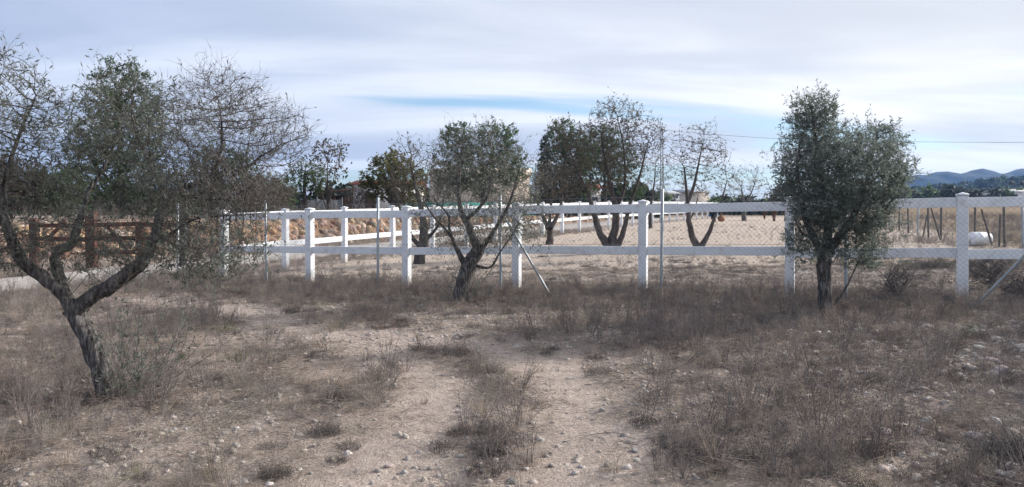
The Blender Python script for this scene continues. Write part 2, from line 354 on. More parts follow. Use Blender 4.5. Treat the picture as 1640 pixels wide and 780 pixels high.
# ------------------------------------------------------------------ ground, track, hills
def axis_geo(a, step, ratio, end):
    out = []; v = a
    while v < end: step *= ratio; v += step; out.append(v)
    return out
xs = np.array(sorted([-v for v in axis_geo(9.5, 0.075, 1.055, 3000)]) + list(np.arange(-9.5, 9.51, 0.075)) + axis_geo(9.5, 0.075, 1.055, 3000))
ys = np.array(sorted([2.0 - (v - 2.0) for v in axis_geo(2.0, 0.1, 1.2, 300)]) + list(np.arange(2.0, 16.5, 0.075)) + axis_geo(16.5, 0.075, 1.022, 3000))
gx, gy = np.meshgrid(xs, ys)
gz = ground_z(gx, gy)
dist = np.hypot(gx, gy)
gz = gz - sstep(dist, 400, 3000) * 2.0
fx, fy = gx.ravel(), gy.ravel(); dist = dist.ravel()
bm_, bo, bt = bank_mask(fx, fy)
bankz = np.clip(4 * bm_ * (1 - bm_), 0, 1) * 0.9 + 0.55 * sstep(bm_, 0.4, 1) * (1 - sstep(bo, 9, 16))
paddock = sstep(beyond(fx, fy) + 0.8 * (fbm(fx * 0.6, fy * 0.6, 51, 3) - 0.5), 0.4, 1.6) * sstep(-offs(fx, fy), -0.8, 0.6) * (1 - sstep(dist, 70, 120))
fieldm = sstep(fx - 0.42 * fy - 4.5 + 2 * (fbm(fx * 0.2, fy * 0.2, 8, 2) - 0.5), -0.5, 2.0) * sstep(fy, 18, 23); fieldm = np.maximum(fieldm, sstep(dist, 75, 140))
pm = path_mask(fx, fy) * (1 - 0.8 * strip_mask(fx, fy))
bare = np.clip(pm * 1.0 + 0.40 * sstep(fbm(fx * 0.9, fy * 0.9, 61, 4), 0.50, 0.68), 0, 1)
tm = track_mask(fx, fy)
nx, ny = len(xs), len(ys)
ii = (np.arange(ny - 1)[:, None] * nx + np.arange(nx - 1)[None]).ravel()
gq = np.stack([ii, ii + 1, ii + nx + 1, ii + nx], 1)
M['ground'] = ground_material()
ground = link('ground', mesh_np('ground', np.stack([fx, fy, gz.ravel()], 1), [gq], True, dict(bare=bare, paddock=paddock, bank=np.clip(bankz, 0, 1), track=tm * 0, field=fieldm)), M['ground'])
tag(ground, 'dry stony soil with bare paths between withered weeds', kind='structure')

# dirt track: its own sheet just above the soil
tt = np.arange(-22, 62, 0.35); oo = np.linspace(2.1, 5.3, 15)
T_, O_ = np.meshgrid(tt, oo, indexing='ij')
wob = 0.35 * (fbm(T_ * 0.6, O_ * 0 + 3, 91, 3) - 0.5) * 2
O2 = O_ + wob * (np.abs(O_ - 3.7) / 1.6)
tx = SF0[0] + SFD[0] * T_ + SFN[0] * O2; ty = SF0[1] + SFD[1] * T_ + SFN[1] * O2
edge = np.abs(O_ - 3.7) / 1.6
tz = ground_z(tx, ty, False) + 0.06 - 0.12 * sstep(edge, 0.75, 1.0) + 0.03 * (fbm(tx * 2, ty * 2, 4, 3) - 0.5)
a_, b_ = T_.shape
ii = (np.arange(a_ - 1)[:, None] * b_ + np.arange(b_ - 1)[None]).ravel()
M['track'] = simple('track_gravel', [(0.25, (0.25, 0.225, 0.21)), (0.5, (0.36, 0.335, 0.315)), (0.75, (0.46, 0.43, 0.405))], 7, 0.95, 0.03)
track = link('dirt_track', mesh_np('dirt_track', np.stack([tx.ravel(), ty.ravel(), tz.ravel()], 1), [np.stack([ii, ii + b_, ii + b_ + 1, ii + 1], 1)], True), M['track'])
tag(track, 'pale gravel track running behind the white side fence', kind='structure')

def ridge(name, Y, profile, thick, rows, mat, rough_amp, seed, label, dx=8.0):
    """a range of hills seen end-on: profile in photo pixels at distance Y"""
    P = np.array(profile, float); X0 = (P[0, 0] - CX) * Y / F; X1 = (P[-1, 0] - CX) * Y / F
    x = np.arange(X0, X1, dx); v = np.linspace(-1, 1, rows)
    X, Vv = np.meshgrid(x, v); H = np.interp(X / Y * F + CX, P[:, 0], (HZ - P[:, 1]) * Y / F)
    w = (1 - np.abs(Vv)) ** 0.85
    Yy = Y + Vv * thick + 60 * (fbm(X / 160, Vv * 3, seed, 3) - 0.5)
    Z = -2 + (H + 2) * w * (1 + (0.35 * (fbm(X / 70, Yy / 70, seed + 3, 4) - 0.5)) * sstep(np.abs(Vv), 0, 0.25)) + rough_amp * (fbm(X / 22, Yy / 22, seed + 6, 3) - 0.5) * w
    n = len(x); ii = (np.arange(rows - 1)[:, None] * n + np.arange(n - 1)[None]).ravel()
    o = link(name, mesh_np(name, np.stack([X.ravel(), Yy.ravel(), Z.ravel()], 1), [np.stack([ii, ii + 1, ii + n + 1, ii + n], 1)], True), mat)
    tag(o, label, kind='structure'); return x, o
M['mount'] = simple('wooded_mountain', [(0.3, (0.012, 0.017, 0.014)), (0.6, (0.024, 0.030, 0.022)), (0.8, (0.045, 0.045, 0.034))], 0.02, 1.0)
M['hill'] = simple('scrub_hill', [(0.3, (0.018, 0.025, 0.017)), (0.6, (0.036, 0.040, 0.026)), (0.8, (0.07, 0.062, 0.045))], 0.05, 1.0)
ridge('mountain_range', 1700, [(200, 340), (500, 334), (800, 330), (1050, 332), (1250, 326), (1350, 312), (1410, 298), (1440, 287), (1470, 279), (1490, 275), (1508, 273), (1525, 277), (1545, 272), (1560, 268), (1570, 266), (1583, 269), (1597, 275), (1612, 275), (1628, 270), (1650, 266), (1720, 256), (1800, 262), (1950, 250), (2200, 285)], 420, 24, M['mount'], 14, 3, 'blue wooded mountain range on the horizon', 7)
HILL = [(900, 341), (1150, 336), (1300, 328), (1400, 315), (1450, 307), (1500, 303), (1540, 299), (1580, 292), (1620, 286), (1680, 281), (1800, 276), (2000, 290)]
ridge('wooded_hill', 620, HILL, 190, 18, M['hill'], 3, 21, 'dark scrub hill rising below the mountains', 5)

# ------------------------------------------------------------------ instancing of uncountable ground cover
def scatter(name, pts, rot, scl, proto, label):
    """stuff: copies of one small tuft on scattered points"""
    me = bpy.data.meshes.new(name); me.vertices.add(len(pts)); me.vertices.foreach_set('co', np.asarray(pts, np.float32).ravel())
    a = me.attributes.new('rot', 'FLOAT_VECTOR', 'POINT'); a.data.foreach_set('vector', np.asarray(rot, np.float32).ravel())
    a = me.attributes.new('scl', 'FLOAT_VECTOR', 'POINT'); a.data.foreach_set('vector', np.asarray(scl, np.float32).ravel())
    o = link(name, me); tag(o, label, kind='stuff')
    g = bpy.data.node_groups.new(name + '_scatter', 'GeometryNodeTree')
    g.interface.new_socket('Geometry', in_out='INPUT', socket_type='NodeSocketGeometry'); g.interface.new_socket('Geometry', in_out='OUTPUT', socket_type='NodeSocketGeometry')
    gi = g.nodes.new('NodeGroupInput'); go = g.nodes.new('NodeGroupOutput'); ip = g.nodes.new('GeometryNodeInstanceOnPoints'); oi = g.nodes.new('GeometryNodeObjectInfo')
    oi.inputs[0].default_value = proto
    def attr(n):
        x = g.nodes.new('GeometryNodeInputNamedAttribute'); x.data_type = 'FLOAT_VECTOR'; x.inputs['Name'].default_value = n; return x.outputs['Attribute']
    g.links.new(gi.outputs[0], ip.inputs['Points']); g.links.new(oi.outputs['Geometry'], ip.inputs['Instance'])
    e2r = g.nodes.new('FunctionNodeEulerToRotation'); g.links.new(attr('rot'), e2r.inputs[0]); g.links.new(e2r.outputs[0], ip.inputs['Rotation'])
    g.links.new(attr('scl'), ip.inputs['Scale']); g.links.new(ip.outputs[0], go.inputs[0])
    md = o.modifiers.new('scatter', 'NODES'); md.node_group = g
    return o
def proto(name, me): return bpy.data.objects.new(name, me)       # never linked: only a source for the scatter

def stems_mesh(name, S, D, Ln, segs, r0, droop, wob, mats, k=3, tips=None, extra=None, r=None):
    """bent tapering stalks from S along D (n); optional seed heads at the ends"""
    r = r or rng
    bag = Bag(); mi = []
    P = S.copy(); d = D.copy(); n = len(S)
    for s in range(segs):
        d = unit(d + r.normal(0, wob, (n, 3)) + np.array([0, 0, droop]))
        Q = P + d * (Ln / segs)[:, None]
        V, q = tubes(P, Q, r0 * (1 - s / segs * 0.75), r0 * (1 - (s + 1) / segs * 0.75), k); bag.add(V, q); mi.append(np.zeros(len(q), int)); P = Q
    if tips is not None:
        c = P[:int(n * tips[1])]; a = tips[0] * r.uniform(0.6, 1.3, len(c))
        o6 = np.array([[1, 0, 0], [0, 1, 0], [-1, 0, 0], [0, -1, 0], [0, 0, 1.3], [0, 0, -1.0]])
        V = (c[:, None] + o6[None] * a[:, None, None]).reshape(-1, 3)
        f = np.array([[0, 1, 4], [1, 2, 4], [2, 3, 4], [3, 0, 4], [1, 0, 5], [2, 1, 5], [3, 2, 5], [0, 3, 5]])
        T = (f[None] + (np.arange(len(c)) * 6)[:, None, None]).reshape(-1, 3); bag.add(V, T); mi.append(np.ones(len(T), int))
    me = bag.mesh(name)
    for m in mats: me.materials.append(m)
    me.polygons.foreach_set('material_index', np.concatenate(mi)); return me
def forb(name, seed, h, stems, spread=0.35, tipsz=0.006):
    r = np.random.default_rng(seed)
    S = []; D = []; Ln = []
    S2 = []; D2 = []; L2 = []
    for i in range(stems):
        a = r.uniform(0, 6.28); p = np.array([math.cos(a), math.sin(a), 0]) * r.uniform(0, 0.05)
        d = unit(np.array([math.cos(a) * r.uniform(0, spread), math.sin(a) * r.uniform(0, spread), 1.0])); l = h * r.uniform(0.55, 1.0)
        S.append(p); D.append(d); Ln.append(l)
        for b in range(r.integers(5, 10)):
            f = r.uniform(0.3, 0.97); aa = r.uniform(0, 6.28)
            S2.append(p + d * l * f); D2.append(unit(d + 0.75 * np.array([math.cos(aa), math.sin(aa), 0.1]))); L2.append(h * r.uniform(0.10, 0.30) * (1.15 - f * 0.6))
    S = np.array(S); D = np.array(D); Ln = np.array(Ln)
    bagS = np.concatenate([np.array(S2), S]); bagD = np.concatenate([np.array(D2), D]); bagL = np.concatenate([np.array(L2), Ln])
    n2 = len(S2); rad = np.concatenate([np.full(n2, 0.0014), np.full(len(S), 0.0026)])
    return stems_mesh(name, bagS, bagD, bagL, 3, rad, 0.06, 0.05, [M['forb'], M['seed']], tips=(tipsz, n2 / len(bagS) * 0.8), r=r)
def grass(name, seed, h, n, mat, rad=0.0013, spread=0.7, foot=0.06):
    r = np.random.default_rng(seed); a = r.uniform(0, 6.28, n); q = r.uniform(0, 1, n) ** 0.5 * foot
    S = np.stack([np.cos(a) * q, np.sin(a) * q, np.zeros(n)], 1); b = a + r.normal(0, 0.8, n); t = r.uniform(0.05, spread, n)
    D = unit(np.stack([np.cos(b) * t, np.sin(b) * t, np.ones(n)], 1))
    return stems_mesh(name, S, D, h * r.uniform(0.35, 1.0, n), 3, np.full(n, rad), -0.12, 0.10, [mat], r=r)
def matclump(name, seed, h, n, foot):
    r = np.random.default_rng(seed); a = r.uniform(0, 6.28, n); q = r.uniform(0, 1, n) ** 0.5
    S = np.stack([np.cos(a) * q * foot, np.sin(a) * q * foot, np.zeros(n)], 1)
    b = r.uniform(0, 6.28, n); t = r.uniform(0.2, 1.6, n)
    D = unit(np.stack([np.cos(b) * t, np.sin(b) * t, np.ones(n)], 1))
    return stems_mesh(name, S, D, h * r.uniform(0.4, 1.1, n) * (1.15 - 0.6 * q), 3, np.full(n, 0.0017), 0.02, 0.30, [M['mat'], M['seed']], tips=(0.0035, 0.5), r=r)
def littermesh(name, seed, n, foot):
    r = np.random.default_rng(seed); S = np.stack([r.normal(0, foot, n), r.normal(0, foot, n), r.uniform(0.002, 0.02, n)], 1); b = r.uniform(0, 6.28, n)
    D = unit(np.stack([np.cos(b), np.sin(b), r.uniform(-0.05, 0.35, n)], 1))
    return stems_mesh(name, S, D, r.uniform(0.03, 0.16, n), 2, np.full(n, 0.0017), -0.05, 0.12, [M['litter']], r=r)
def rock_mesh(name, seed, sub=2, flat=0.6, mat='stone', rough=0.22):
    bm = bmesh.new(); bmesh.ops.create_icosphere(bm, subdivisions=sub, radius=0.5)
    r = np.random.default_rng(seed); ax = r.uniform(0.75, 1.25, 3); ax[2] *= flat
    cuts = [(Vector(unit(r.normal(0, 1, 3))), r.uniform(0.30, 0.44)) for _ in range(7)]
    for v in bm.verts:
        for n, d in cuts:
            e = v.co.dot(n) - d
            if e > 0: v.co -= n * e * 0.85
        v.co = Vector((v.co.x * ax[0], v.co.y * ax[1], v.co.z * ax[2])) * (1 + r.normal(0, rough * 0.18))
    me = bpy.data.meshes.new(name); bm.to_mesh(me); bm.free(); me.materials.append(M[mat])
    me.polygons.foreach_set('use_smooth', np.ones(len(me.polygons), bool)); return me

def veg_density(x, y):
    """how thick the withered weeds stand, 0..1, on the map"""
    p = path_mask(x, y); b = beyond(x, y)
    d = 0.12 + 0.10 * sstep(x, 0.5, 2.0) + 1.0 * sstep(fbm(x * 1.1, y * 1.1, 71, 4), 0.43, 0.62)
    d = d + 1.0 * np.exp(-((b + 0.8) / 1.5) ** 2)                                 # band along the fence
    d = d + 0.62 * sstep(x - 0.10 * y, 0.5, 1.3) * (1 - 0.6 * sstep(x - 0.25 * y, 1.6, 3.4)) * sstep(y, 3, 5)
    d = d + 0.45 * (1 - sstep(x + 0.42 * y, -1.2, 0.3)) * sstep(y, 4.2, 5.5) * (1 - sstep(y, 9, 12))
    d = d - 0.12 * sstep(x, -3.5, -2.0) * (1 - sstep(x, 0.4, 1.2)) * (1 - sstep(y, 8.5, 11))
    d = d + 0.40 * strip_mask(x, y) * (0.3 + 0.9 * sstep(fbm(x * 2.2, y * 2.2, 57, 3), .38, .6)); p = p * (1 - 0.7 * strip_mask(x, y))
    d = d * (1 - 0.97 * p) * (1 - sstep(b, 0.2, 1.0) * 0.93) * (1 - 0.97 * track_mask(x, y))
    return np.clip(d, 0, 1)
def scatter_pts(n, ymin, ymax, dens, pad=1.6):
    """random spots over the ground in and around the view, kept with probability dens"""
    y = np.sqrt(rng.uniform(ymin ** 2, ymax ** 2, n)); x = rng.uniform(-1, 1, n) * (0.72 * y + pad)
    k = rng.uniform(0, 1, n) < dens(x, y); return x[k], y[k]
def spread(name, protos, n, ymin, ymax, dens, smin, smax, label, sink=0.01, tilt=0.12, power=1.5):
    x, y = scatter_pts(n, ymin, ymax, dens); z = ground_z(x, y) - sink
    which = rng.integers(0, len(protos), len(x))
    for i, p in enumerate(protos):
        k = which == i; m = int(k.sum())
        if not m: continue
        rot = np.stack([rng.normal(0, tilt, m), rng.normal(0, tilt, m), rng.uniform(0, 6.28, m)], 1)
        s = smin + (smax - smin) * rng.uniform(0, 1, m) ** power; s3 = np.stack([s, s, s * rng.uniform(0.8, 1.2, m)], 1)
        scatter(name, np.stack([x[k], y[k], z[k]], 1), rot, s3, p, label)

forbs = [proto('forb_source', forb('forb', 100 + i, 0.36, 5 + i % 4, 0.5, 0.0042)) for i in range(5)]
grasses = [proto('grass_source', grass('grass', 200 + i, 0.34, 46, M['straw'])) for i in range(4)]
mats_ = [proto('mat_source', matclump('mat', 300 + i, 0.13, 150, 0.15)) for i in range(4)]
litters = [proto('litter_source', littermesh('litter', 400 + i, 44, 0.13)) for i in range(4)]
pebbles = [proto('pebble_source', rock_mesh('pebble', 500 + i, 1, 0.6)) for i in range(5)]
rubbles = [proto('rubble_source', rock_mesh('rubble', 520 + i, 2, 0.75, 'rubble', 0.3)) for i in range(4)]

spread('dry_weeds', forbs, 12000, 3.0, 19, lambda x, y: veg_density(x, y) * 0.75, 0.35, 1.15, 'withered grey-brown weeds with small dark seed heads', tilt=0.18, power=1.8)
spread('dry_grass', grasses, 14000, 3.0, 19, lambda x, y: veg_density(x, y) * 0.7 + 0.05, 0.25, 0.85, 'thin dry straw-coloured grass between the weeds', tilt=0.2)
spread('ground_cover', mats_, 30000, 3.0, 19, lambda x, y: np.clip(veg_density(x, y) * 0.55 * sstep(fbm(x * 1.3, y * 1.3, 83, 3), 0.36, 0.58) + 0.06 * (1 - path_mask(x, y)), 0, 1), 0.22, 0.95, 'low dark twiggy ground cover in patches')
spread('plant_litter', litters, 15000, 3.0, 17, lambda x, y: np.clip(0.30 + 0.6 * veg_density(x, y) - 0.22 * path_mask(x, y), 0.05, 1) * (1 - track_mask(x, y)), 0.6, 1.5, 'broken dry stalks lying on the soil', sink=0.0, tilt=0.05)
spread('gravel', pebbles, 60000, 3.0, 16, lambda x, y: np.clip(0.20 + 0.75 * sstep(fbm(x * 0.8, y * 0.8, 19, 3), 0.45, 0.65) + 0.6 * sstep(x - 0.25 * y, 0.6, 2.0), 0, 1) * (1 - 0.35 * path_mask(x, y)), 0.012, 0.075, 'small pale pebbles strewn over the soil', sink=0.002, tilt=0.4, power=2.2)
spread('cobble_litter', pebbles, 9000, 3.4, 9.0, lambda x, y: sstep(x - 0.22 * y, 0.7, 2.0) * (.25 + .75 * sstep(fbm(x * 1.2, y * 1.2, 37, 3), .42, .6)), 0.03, 0.13, 'pale cobbles strewn over the bank in the right foreground', sink=0.006, tilt=0.5, power=2.4)
spread('paddock_gravel', pebbles, 16000, 11, 48, lambda x, y: sstep(beyond(x, y), 0.5, 1.5) * sstep(-offs(x, y), -0.5, 0.5) * 0.8, 0.025, 0.11, 'pale stones over the tan paddock soil', sink=0.003, tilt=0.4, power=2)
spread('paddock_clods', mats_, 5000, 11, 45, lambda x, y: sstep(beyond(x, y), 0.5, 1.5) * sstep(-offs(x, y), -0.5, 0.5) * (0.03 + .4 * sstep(fbm(x * .8, y * .8, 29, 3), .6, .72)), 0.3, 0.9, 'dark dry tufts dotted over the paddock')
spread('paddock_grass', grasses, 9000, 11, 45, lambda x, y: sstep(beyond(x, y), 0.3, 1.0) * sstep(-offs(x, y), -0.5, 0.5) * (0.05 + 0.5 * sstep(fbm(x * 0.5, y * 0.5, 44, 3), 0.5, 0.68) + 0.55 * np.exp(-((beyond(x, y) - 0.7) / 0.8) ** 2)), 0.25, 0.7, 'short dry grass on the paddock')
spread('field_grass', grasses + forbs, 16000, 12, 60, lambda x, y: sstep(beyond(x, y), 0.5, 2) * sstep(x - 0.36 * y, 1.0, 2.5) * (0.25 + 0.75 * sstep(fbm(x * .35, y * .35, 64, 3), .42, .6)), 0.5, 1.4, 'rough dry grass and weeds in the far field')
M['green'] = simple('green_weed', [(0.3, (0.06, 0.085, 0.035)), (0.7, (0.13, 0.16, 0.07))], 9, 0.9, rnd=0.3)
greens = [proto('green_source', grass('green', 260 + i, 0.16, 50, M['green'], 0.002, 1.2, 0.08)) for i in range(2)]
spread('green_weeds', greens, 9000, 4, 24, lambda x, y: np.exp(-((x - 8.6) / 1.3) ** 2 - ((y - 16.2) / 0.9) ** 2) * .8 + .012 * (1 - path_mask(x, y)) * (y < 12), 0.5, 1.2, 'small green weeds among the dry growth')
# rubble on the bank and weeds at its foot and on its top
def bank_d(x, y):
    m, o, t = bank_mask(x, y); return np.clip(4 * m * (1 - m), 0, 1) * (1 - sstep(y, 50, 75))
spread('rubble', rubbles, 110000, 17, 66, lambda x, y: bank_d(x, y) * 0.85, 0.12, 0.55, 'orange and tan rubble stones covering the bank', sink=0.03, tilt=0.8, power=2.0)
spread('bank_weeds', forbs, 22000, 17, 50, lambda x, y: np.where((bank_mask(x, y)[1] > 5.6) & (bank_mask(x, y)[1] < 15), 0.35 * sstep(fbm(x * 0.5, y * 0.5, 14, 3), 0.42, 0.62) + 0.12, 0), 0.9, 2.3, 'dry weeds along the foot and top of the bank', tilt=0.15)
spread('verge_grass', grasses, 26000, 10, 40, lambda x, y: np.where(((offs(x, y) > -0.6) & (offs(x, y) < 2.4)) | ((offs(x, y) > 5.0) & (offs(x, y) < 7.0)), 0.75, 0.0), 0.4, 1.0, 'dry grass verge beside the side fence')

# ------------------------------------------------------------------ white rail fences
def box_mesh(name, sx, sy, sz, bev=0.006, mat=None):
    bm = bmesh.new(); bmesh.ops.create_cube(bm, size=1.0)
    for v in bm.verts: v.co = Vector((v.co.x * sx, v.co.y * sy, v.co.z * sz))
    if bev: bmesh.ops.bevel(bm, geom=list(bm.edges), offset=bev, segments=2, affect='EDGES', profile=0.5)
    me = bpy.data.meshes.new(name); bm.to_mesh(me); bm.free()
    if mat: me.materials.append(mat)
    return me
def cap_mesh(name, w, h, mat):
    s = w / 2; V = [(-s, -s, 0), (s, -s, 0), (s, s, 0), (-s, s, 0), (-s, -s, h * 0.5), (s, -s, h * 0.5), (s, s, h * 0.5), (-s, s, h * 0.5), (0, 0, h)]
    me = mesh_np(name, V, [np.array([[0, 1, 5, 4], [1, 2, 6, 5], [2, 3, 7, 6], [3, 0, 4, 7], [3, 2, 1, 0]]), np.array([[4, 5, 8], [5, 6, 8], [6, 7, 8], [7, 4, 8]])]); me.materials.append(mat); return me
PH = 1.52
post_me = box_mesh('fence_post', 0.14, 0.14, PH + 0.3, 0.006, M['white']); capme = cap_mesh('post_cap', 0.158, 0.05, M['white'])
def gz1(x, y): return float(ground_z(np.array([x]), np.array([y]), False)[0])
def place_between(o, a, b, roll=0):
    a = Vector(a); b = Vector(b); d = b - a
    o.location = (a + b) / 2; o.rotation_euler = (0, -math.atan2(d.z, math.hypot(d.x, d.y)), math.atan2(d.y, d.x))
def rail_fence(pts, label, cat, first=0, rails=(0.685, 1.415), rh=0.145):
    base = Vector((pts[0][0], pts[0][1], gz1(*pts[0])))
    root = empty('white_rail_fence', base, label, cat, 'white plastic rail fences round the paddock')
    ang = math.atan2(pts[1][1] - pts[0][1], pts[1][0] - pts[0][0])
    rl = {}
    for i, p in enumerate(pts):
        z = gz1(*p) + random.uniform(-0.008, 0.008)
        if i >= first:
            po = link('post', post_me, None, root, Vector((p[0], p[1], z + PH / 2 - 0.15)) - base); po.rotation_euler = (random.uniform(-.006, .006), random.uniform(-.006, .006), ang)
            link('cap', capme, None, po, (0, 0, PH / 2 + 0.152))
        if i + 1 < len(pts):
            q = pts[i + 1]; zq = gz1(*q)
            for h in rails:
                a = Vector((p[0], p[1], z + h)) - base; b = Vector((q[0], q[1], zq + h)) - base; d = (b - a).normalized()
                a += d * 0.06; b -= d * 0.06; key = round((b - a).length, 2)
                if key not in rl: rl[key] = box_mesh('fence_rail', key, 0.045, rh, 0.005, M['white'])
                a.z += random.uniform(-.014, .014); b.z += random.uniform(-.014, .014); ro = link('rail', rl[key], None, root); place_between(ro, a, b); ro.rotation_euler.x = random.uniform(-.03, .03)
    return root
step_f = (FF1 - FF0) / 6
front = [tuple(FF0 + step_f * i) for i in range(0, 10)]
rail_fence(front, 'white two-rail plastic fence crossing in front of the paddock', 'fence')
side = [tuple(FF0)] + [tuple(SF0 + SFD * 2.34 * k) for k in range(-1, 25)]
rail_fence(side, 'white two-rail fence running back along the pale track', 'fence', first=1)

# ------------------------------------------------------------------ chain-link fence
def cyl_mesh(name, r, h, k=10, mat=None, z0=0.0, dome=True):
    P = [(0, 0, z0), (0, 0, z0 + h), (0, 0, z0 + h + r * 0.5)] if dome else [(0, 0, z0), (0, 0, z0 + h)]
    V, Q = sweep(P, [r, r, r * 0.3] if dome else [r, r], k)
    me = mesh_np(name, V, [Q, np.array([np.arange(k) + len(V) - k])], True); 
    if mat: me.materials.append(mat)
    return me
CH = 1.68
def link_pt(px, off=-0.42):
    """spot on the chain-link line seen at column px"""
    p = FF0 + FFN * off; k = (px - CX) / F; t = (k * p[1] - p[0]) / (FFD[0] - k * FFD[1]); return p + FFD * t
cpx = [285, 427, 605, 802, 1059, 1355, 1712]
croot_p = link_pt(427); croot = empty('chain_link_fence', (croot_p[0], croot_p[1], gz1(*croot_p)), 'grey wire chain-link fence standing before the white rails', 'fence')
cb = croot.location.copy()
cpost = cyl_mesh('steel_post', 0.024, CH + 0.25, 10, M['galv'], -0.2)
for i, p_ in enumerate(cpx):
    p = link_pt(p_); o = link('post', cpost, None, croot, Vector((p[0], p[1], gz1(*p))) - cb); o.rotation_euler = (random.uniform(-.012, .012), random.uniform(-.012, .012), 0)
def brace(p_, dt, h):
    p = link_pt(p_); q = p + FFD * dt - FFN * 0.05; a = Vector((p[0], p[1], gz1(*p) + h)) - cb; b = Vector((q[0], q[1], gz1(*q) - 0.1)) - cb
    V, Q = sweep([a, a.lerp(b, .5), b], [0.02, 0.02, 0.02], 8); link('brace', mesh_np('brace', V, [Q], True), M['galv'], croot)
brace(806, 0.95, 1.36); brace(1712, -1.15, 1.30)
A = []; B = []
p0 = link_pt(cpx[0]); p1 = link_pt(cpx[-1]); Lf = float(np.linalg.norm(p1 - p0)); sp = 0.075; hgt = CH - 0.06
sag = lambda s: 0.02 * np.sin(s * 2.3)
def on(s, h):
    s = np.asarray(s); P = p0[None] + FFD[None] * s[:, None] + FFN[None] * (0.01 * np.sin(s * 3.1))[:, None]
    return np.stack([P[:, 0], P[:, 1], ground_z(P[:, 0], P[:, 1], False) + 0.03 + h * (hgt - 0.03)], 1)
ns = int(Lf / sp)
s0 = np.arange(-int(hgt / sp) - 1, ns + int(hgt / sp) + 1) * sp
for sgn in (1, -1):
    for c in range(4):
        h0, h1 = c / 4, (c + 1) / 4; a = s0 + sgn * h0 * hgt * 1.0; b = s0 + sgn * h1 * hgt * 1.0
        k = (a >= 0) & (a <= Lf) & (b >= 0) & (b <= Lf); A.append(on(a[k], np.full(k.sum(), h0))); B.append(on(b[k], np.full(k.sum(), h1)))
A = np.concatenate(A) - np.array(cb); B = np.concatenate(B) - np.array(cb)
V, Q = tubes(A, B, np.full(len(A), 0.0014), np.full(len(A), 0.0014), 3)
wm = link('wire_mesh', mesh_np('wire_mesh', V, [Q]), M['wire'], croot); tag(wm, 'diamond pattern wire netting', kind='stuff')
for h in (0.02, 0.5, 0.995):
    s = np.linspace(0, Lf, 60); P = on(s, np.full(60, h)) - np.array(cb); V, Q = tubes(P[:-1], P[1:], np.full(59, 0.0022), np.full(59, 0.0022), 4); link('tension_wire', mesh_np('tension_wire', V, [Q]), M['wire'], croot)

# ------------------------------------------------------------------ brown timber fence by the track
def beam(name, a, b, w, h, mat, parent, base):
    a = Vector(a); b = Vector(b); me = box_mesh(name, (b - a).length, w, h, 0.008, mat); o = link(name, me, None, parent); place_between(o, a - base, b - base); return o
wp = [at(55, 430, 21.3), at(147, 433, 20.8), at(225, 430, 20.6), at(294, 430, 20.3)]
wz = [gz1(p[0], p[1]) for p in wp]
wb = Vector((wp[1][0], wp[1][1], wz[1])); wr = empty('timber_fence', wb, 'red-brown timber fence with three rails and slanting brace by the track', 'fence')
for i, (p, z) in enumerate(zip(wp, wz)):
    w = [0.2, 0.25, 0.21, 0.17][i]; hh = [1.35, 1.55, 1.25, 1.9][i]
    o = link('post', box_mesh('timber_post', w, w, hh + 0.3, 0.015, M['wood'] if i < 3 else M['woodgrey']), None, wr, Vector((p[0], p[1], z + hh / 2 - 0.15)) - wb); o.rotation_euler = (0, random.uniform(-.02, .02), 0.1)
for i in range(3):
    a, b = wp[i], wp[i + 1]
    for h in ((1.18, 0.80, 0.42) if i == 1 else (1.18, 0.80)):
        beam('rail', (a[0], a[1] - 0.06, wz[i] + h), (b[0], b[1] - 0.06, wz[i + 1] + h + random.uniform(-.03, .03)), 0.07, 0.12, M['wood'], wr, wb)
beam('brace', (wp[1][0] + 0.45, wp[1][1] - 0.11, wz[1] + 1.2), (wp[1][0] + 1.08, wp[1][1] - 0.12, wz[2] + 0.40), 0.05, 0.09, M['wood'], wr, wb)
beam('brace', (wp[0][0] + 0.5, wp[0][1] - 0.11, wz[0] + 0.85), (wp[0][0] + 1.25, wp[1][1] - 0.12, wz[1] + 1.30), 0.05, 0.10, M['wood'], wr, wb)

# ------------------------------------------------------------------ stake fence in the far right field, tub, heap
stakes = [(1405, 38), (1424, 35.5), (1440, 33.2), (1455, 31.2), (1470, 29.4), (1487, 27.8), (1507, 26.2), (1533, 24.8), (1561, 23.6), (1609, 21.9), (1638, 21), (1700, 19.6), (1770, 18.4)]
sp_ = [np.array([(p - CX) * Y / F, Y]) for p, Y in stakes]; sb = Vector((sp_[8][0], sp_[8][1], gz1(*sp_[8])))
sr = empty('stake_fence', sb, 'row of dark metal stakes with wires at the edge of the brown field', 'fence')
skm = [cyl_mesh('stake', r_, h_ + 0.2, 8, M['galv'] if g_ else M['woodgrey'], -0.2) for r_, h_, g_ in ((0.03, 1.35, 1), (0.045, 1.3, 1), (0.035, 1.3, 0))]
for i, p in enumerate(sp_):
    o = link('stake', skm[(2, 0, 2)[i % 3]], None, sr, Vector((p[0], p[1], gz1(*p))) - sb); o.rotation_euler = (0, random.uniform(-.03, .03), 0)
for (px, Y, lx, h_) in ((1590, 22.4, -0.28, 1.15), (1507, 26.1, -0.32, 1.25), (1600, 22.0, 0.1, 1.0), (1478, 28.3, 0.22, 0.9)):
    q = np.array([(px - CX) * Y / F, Y]); a = Vector((q[0], q[1], gz1(*q) - 0.05)) - sb; b = a + Vector((lx, 0.1, h_)); V, Q = sweep([a, a.lerp(b, .5), b], [0.032, 0.03, 0.026], 8); link('brace', mesh_np('brace', V, [Q], True), M['woodgrey'], sr)
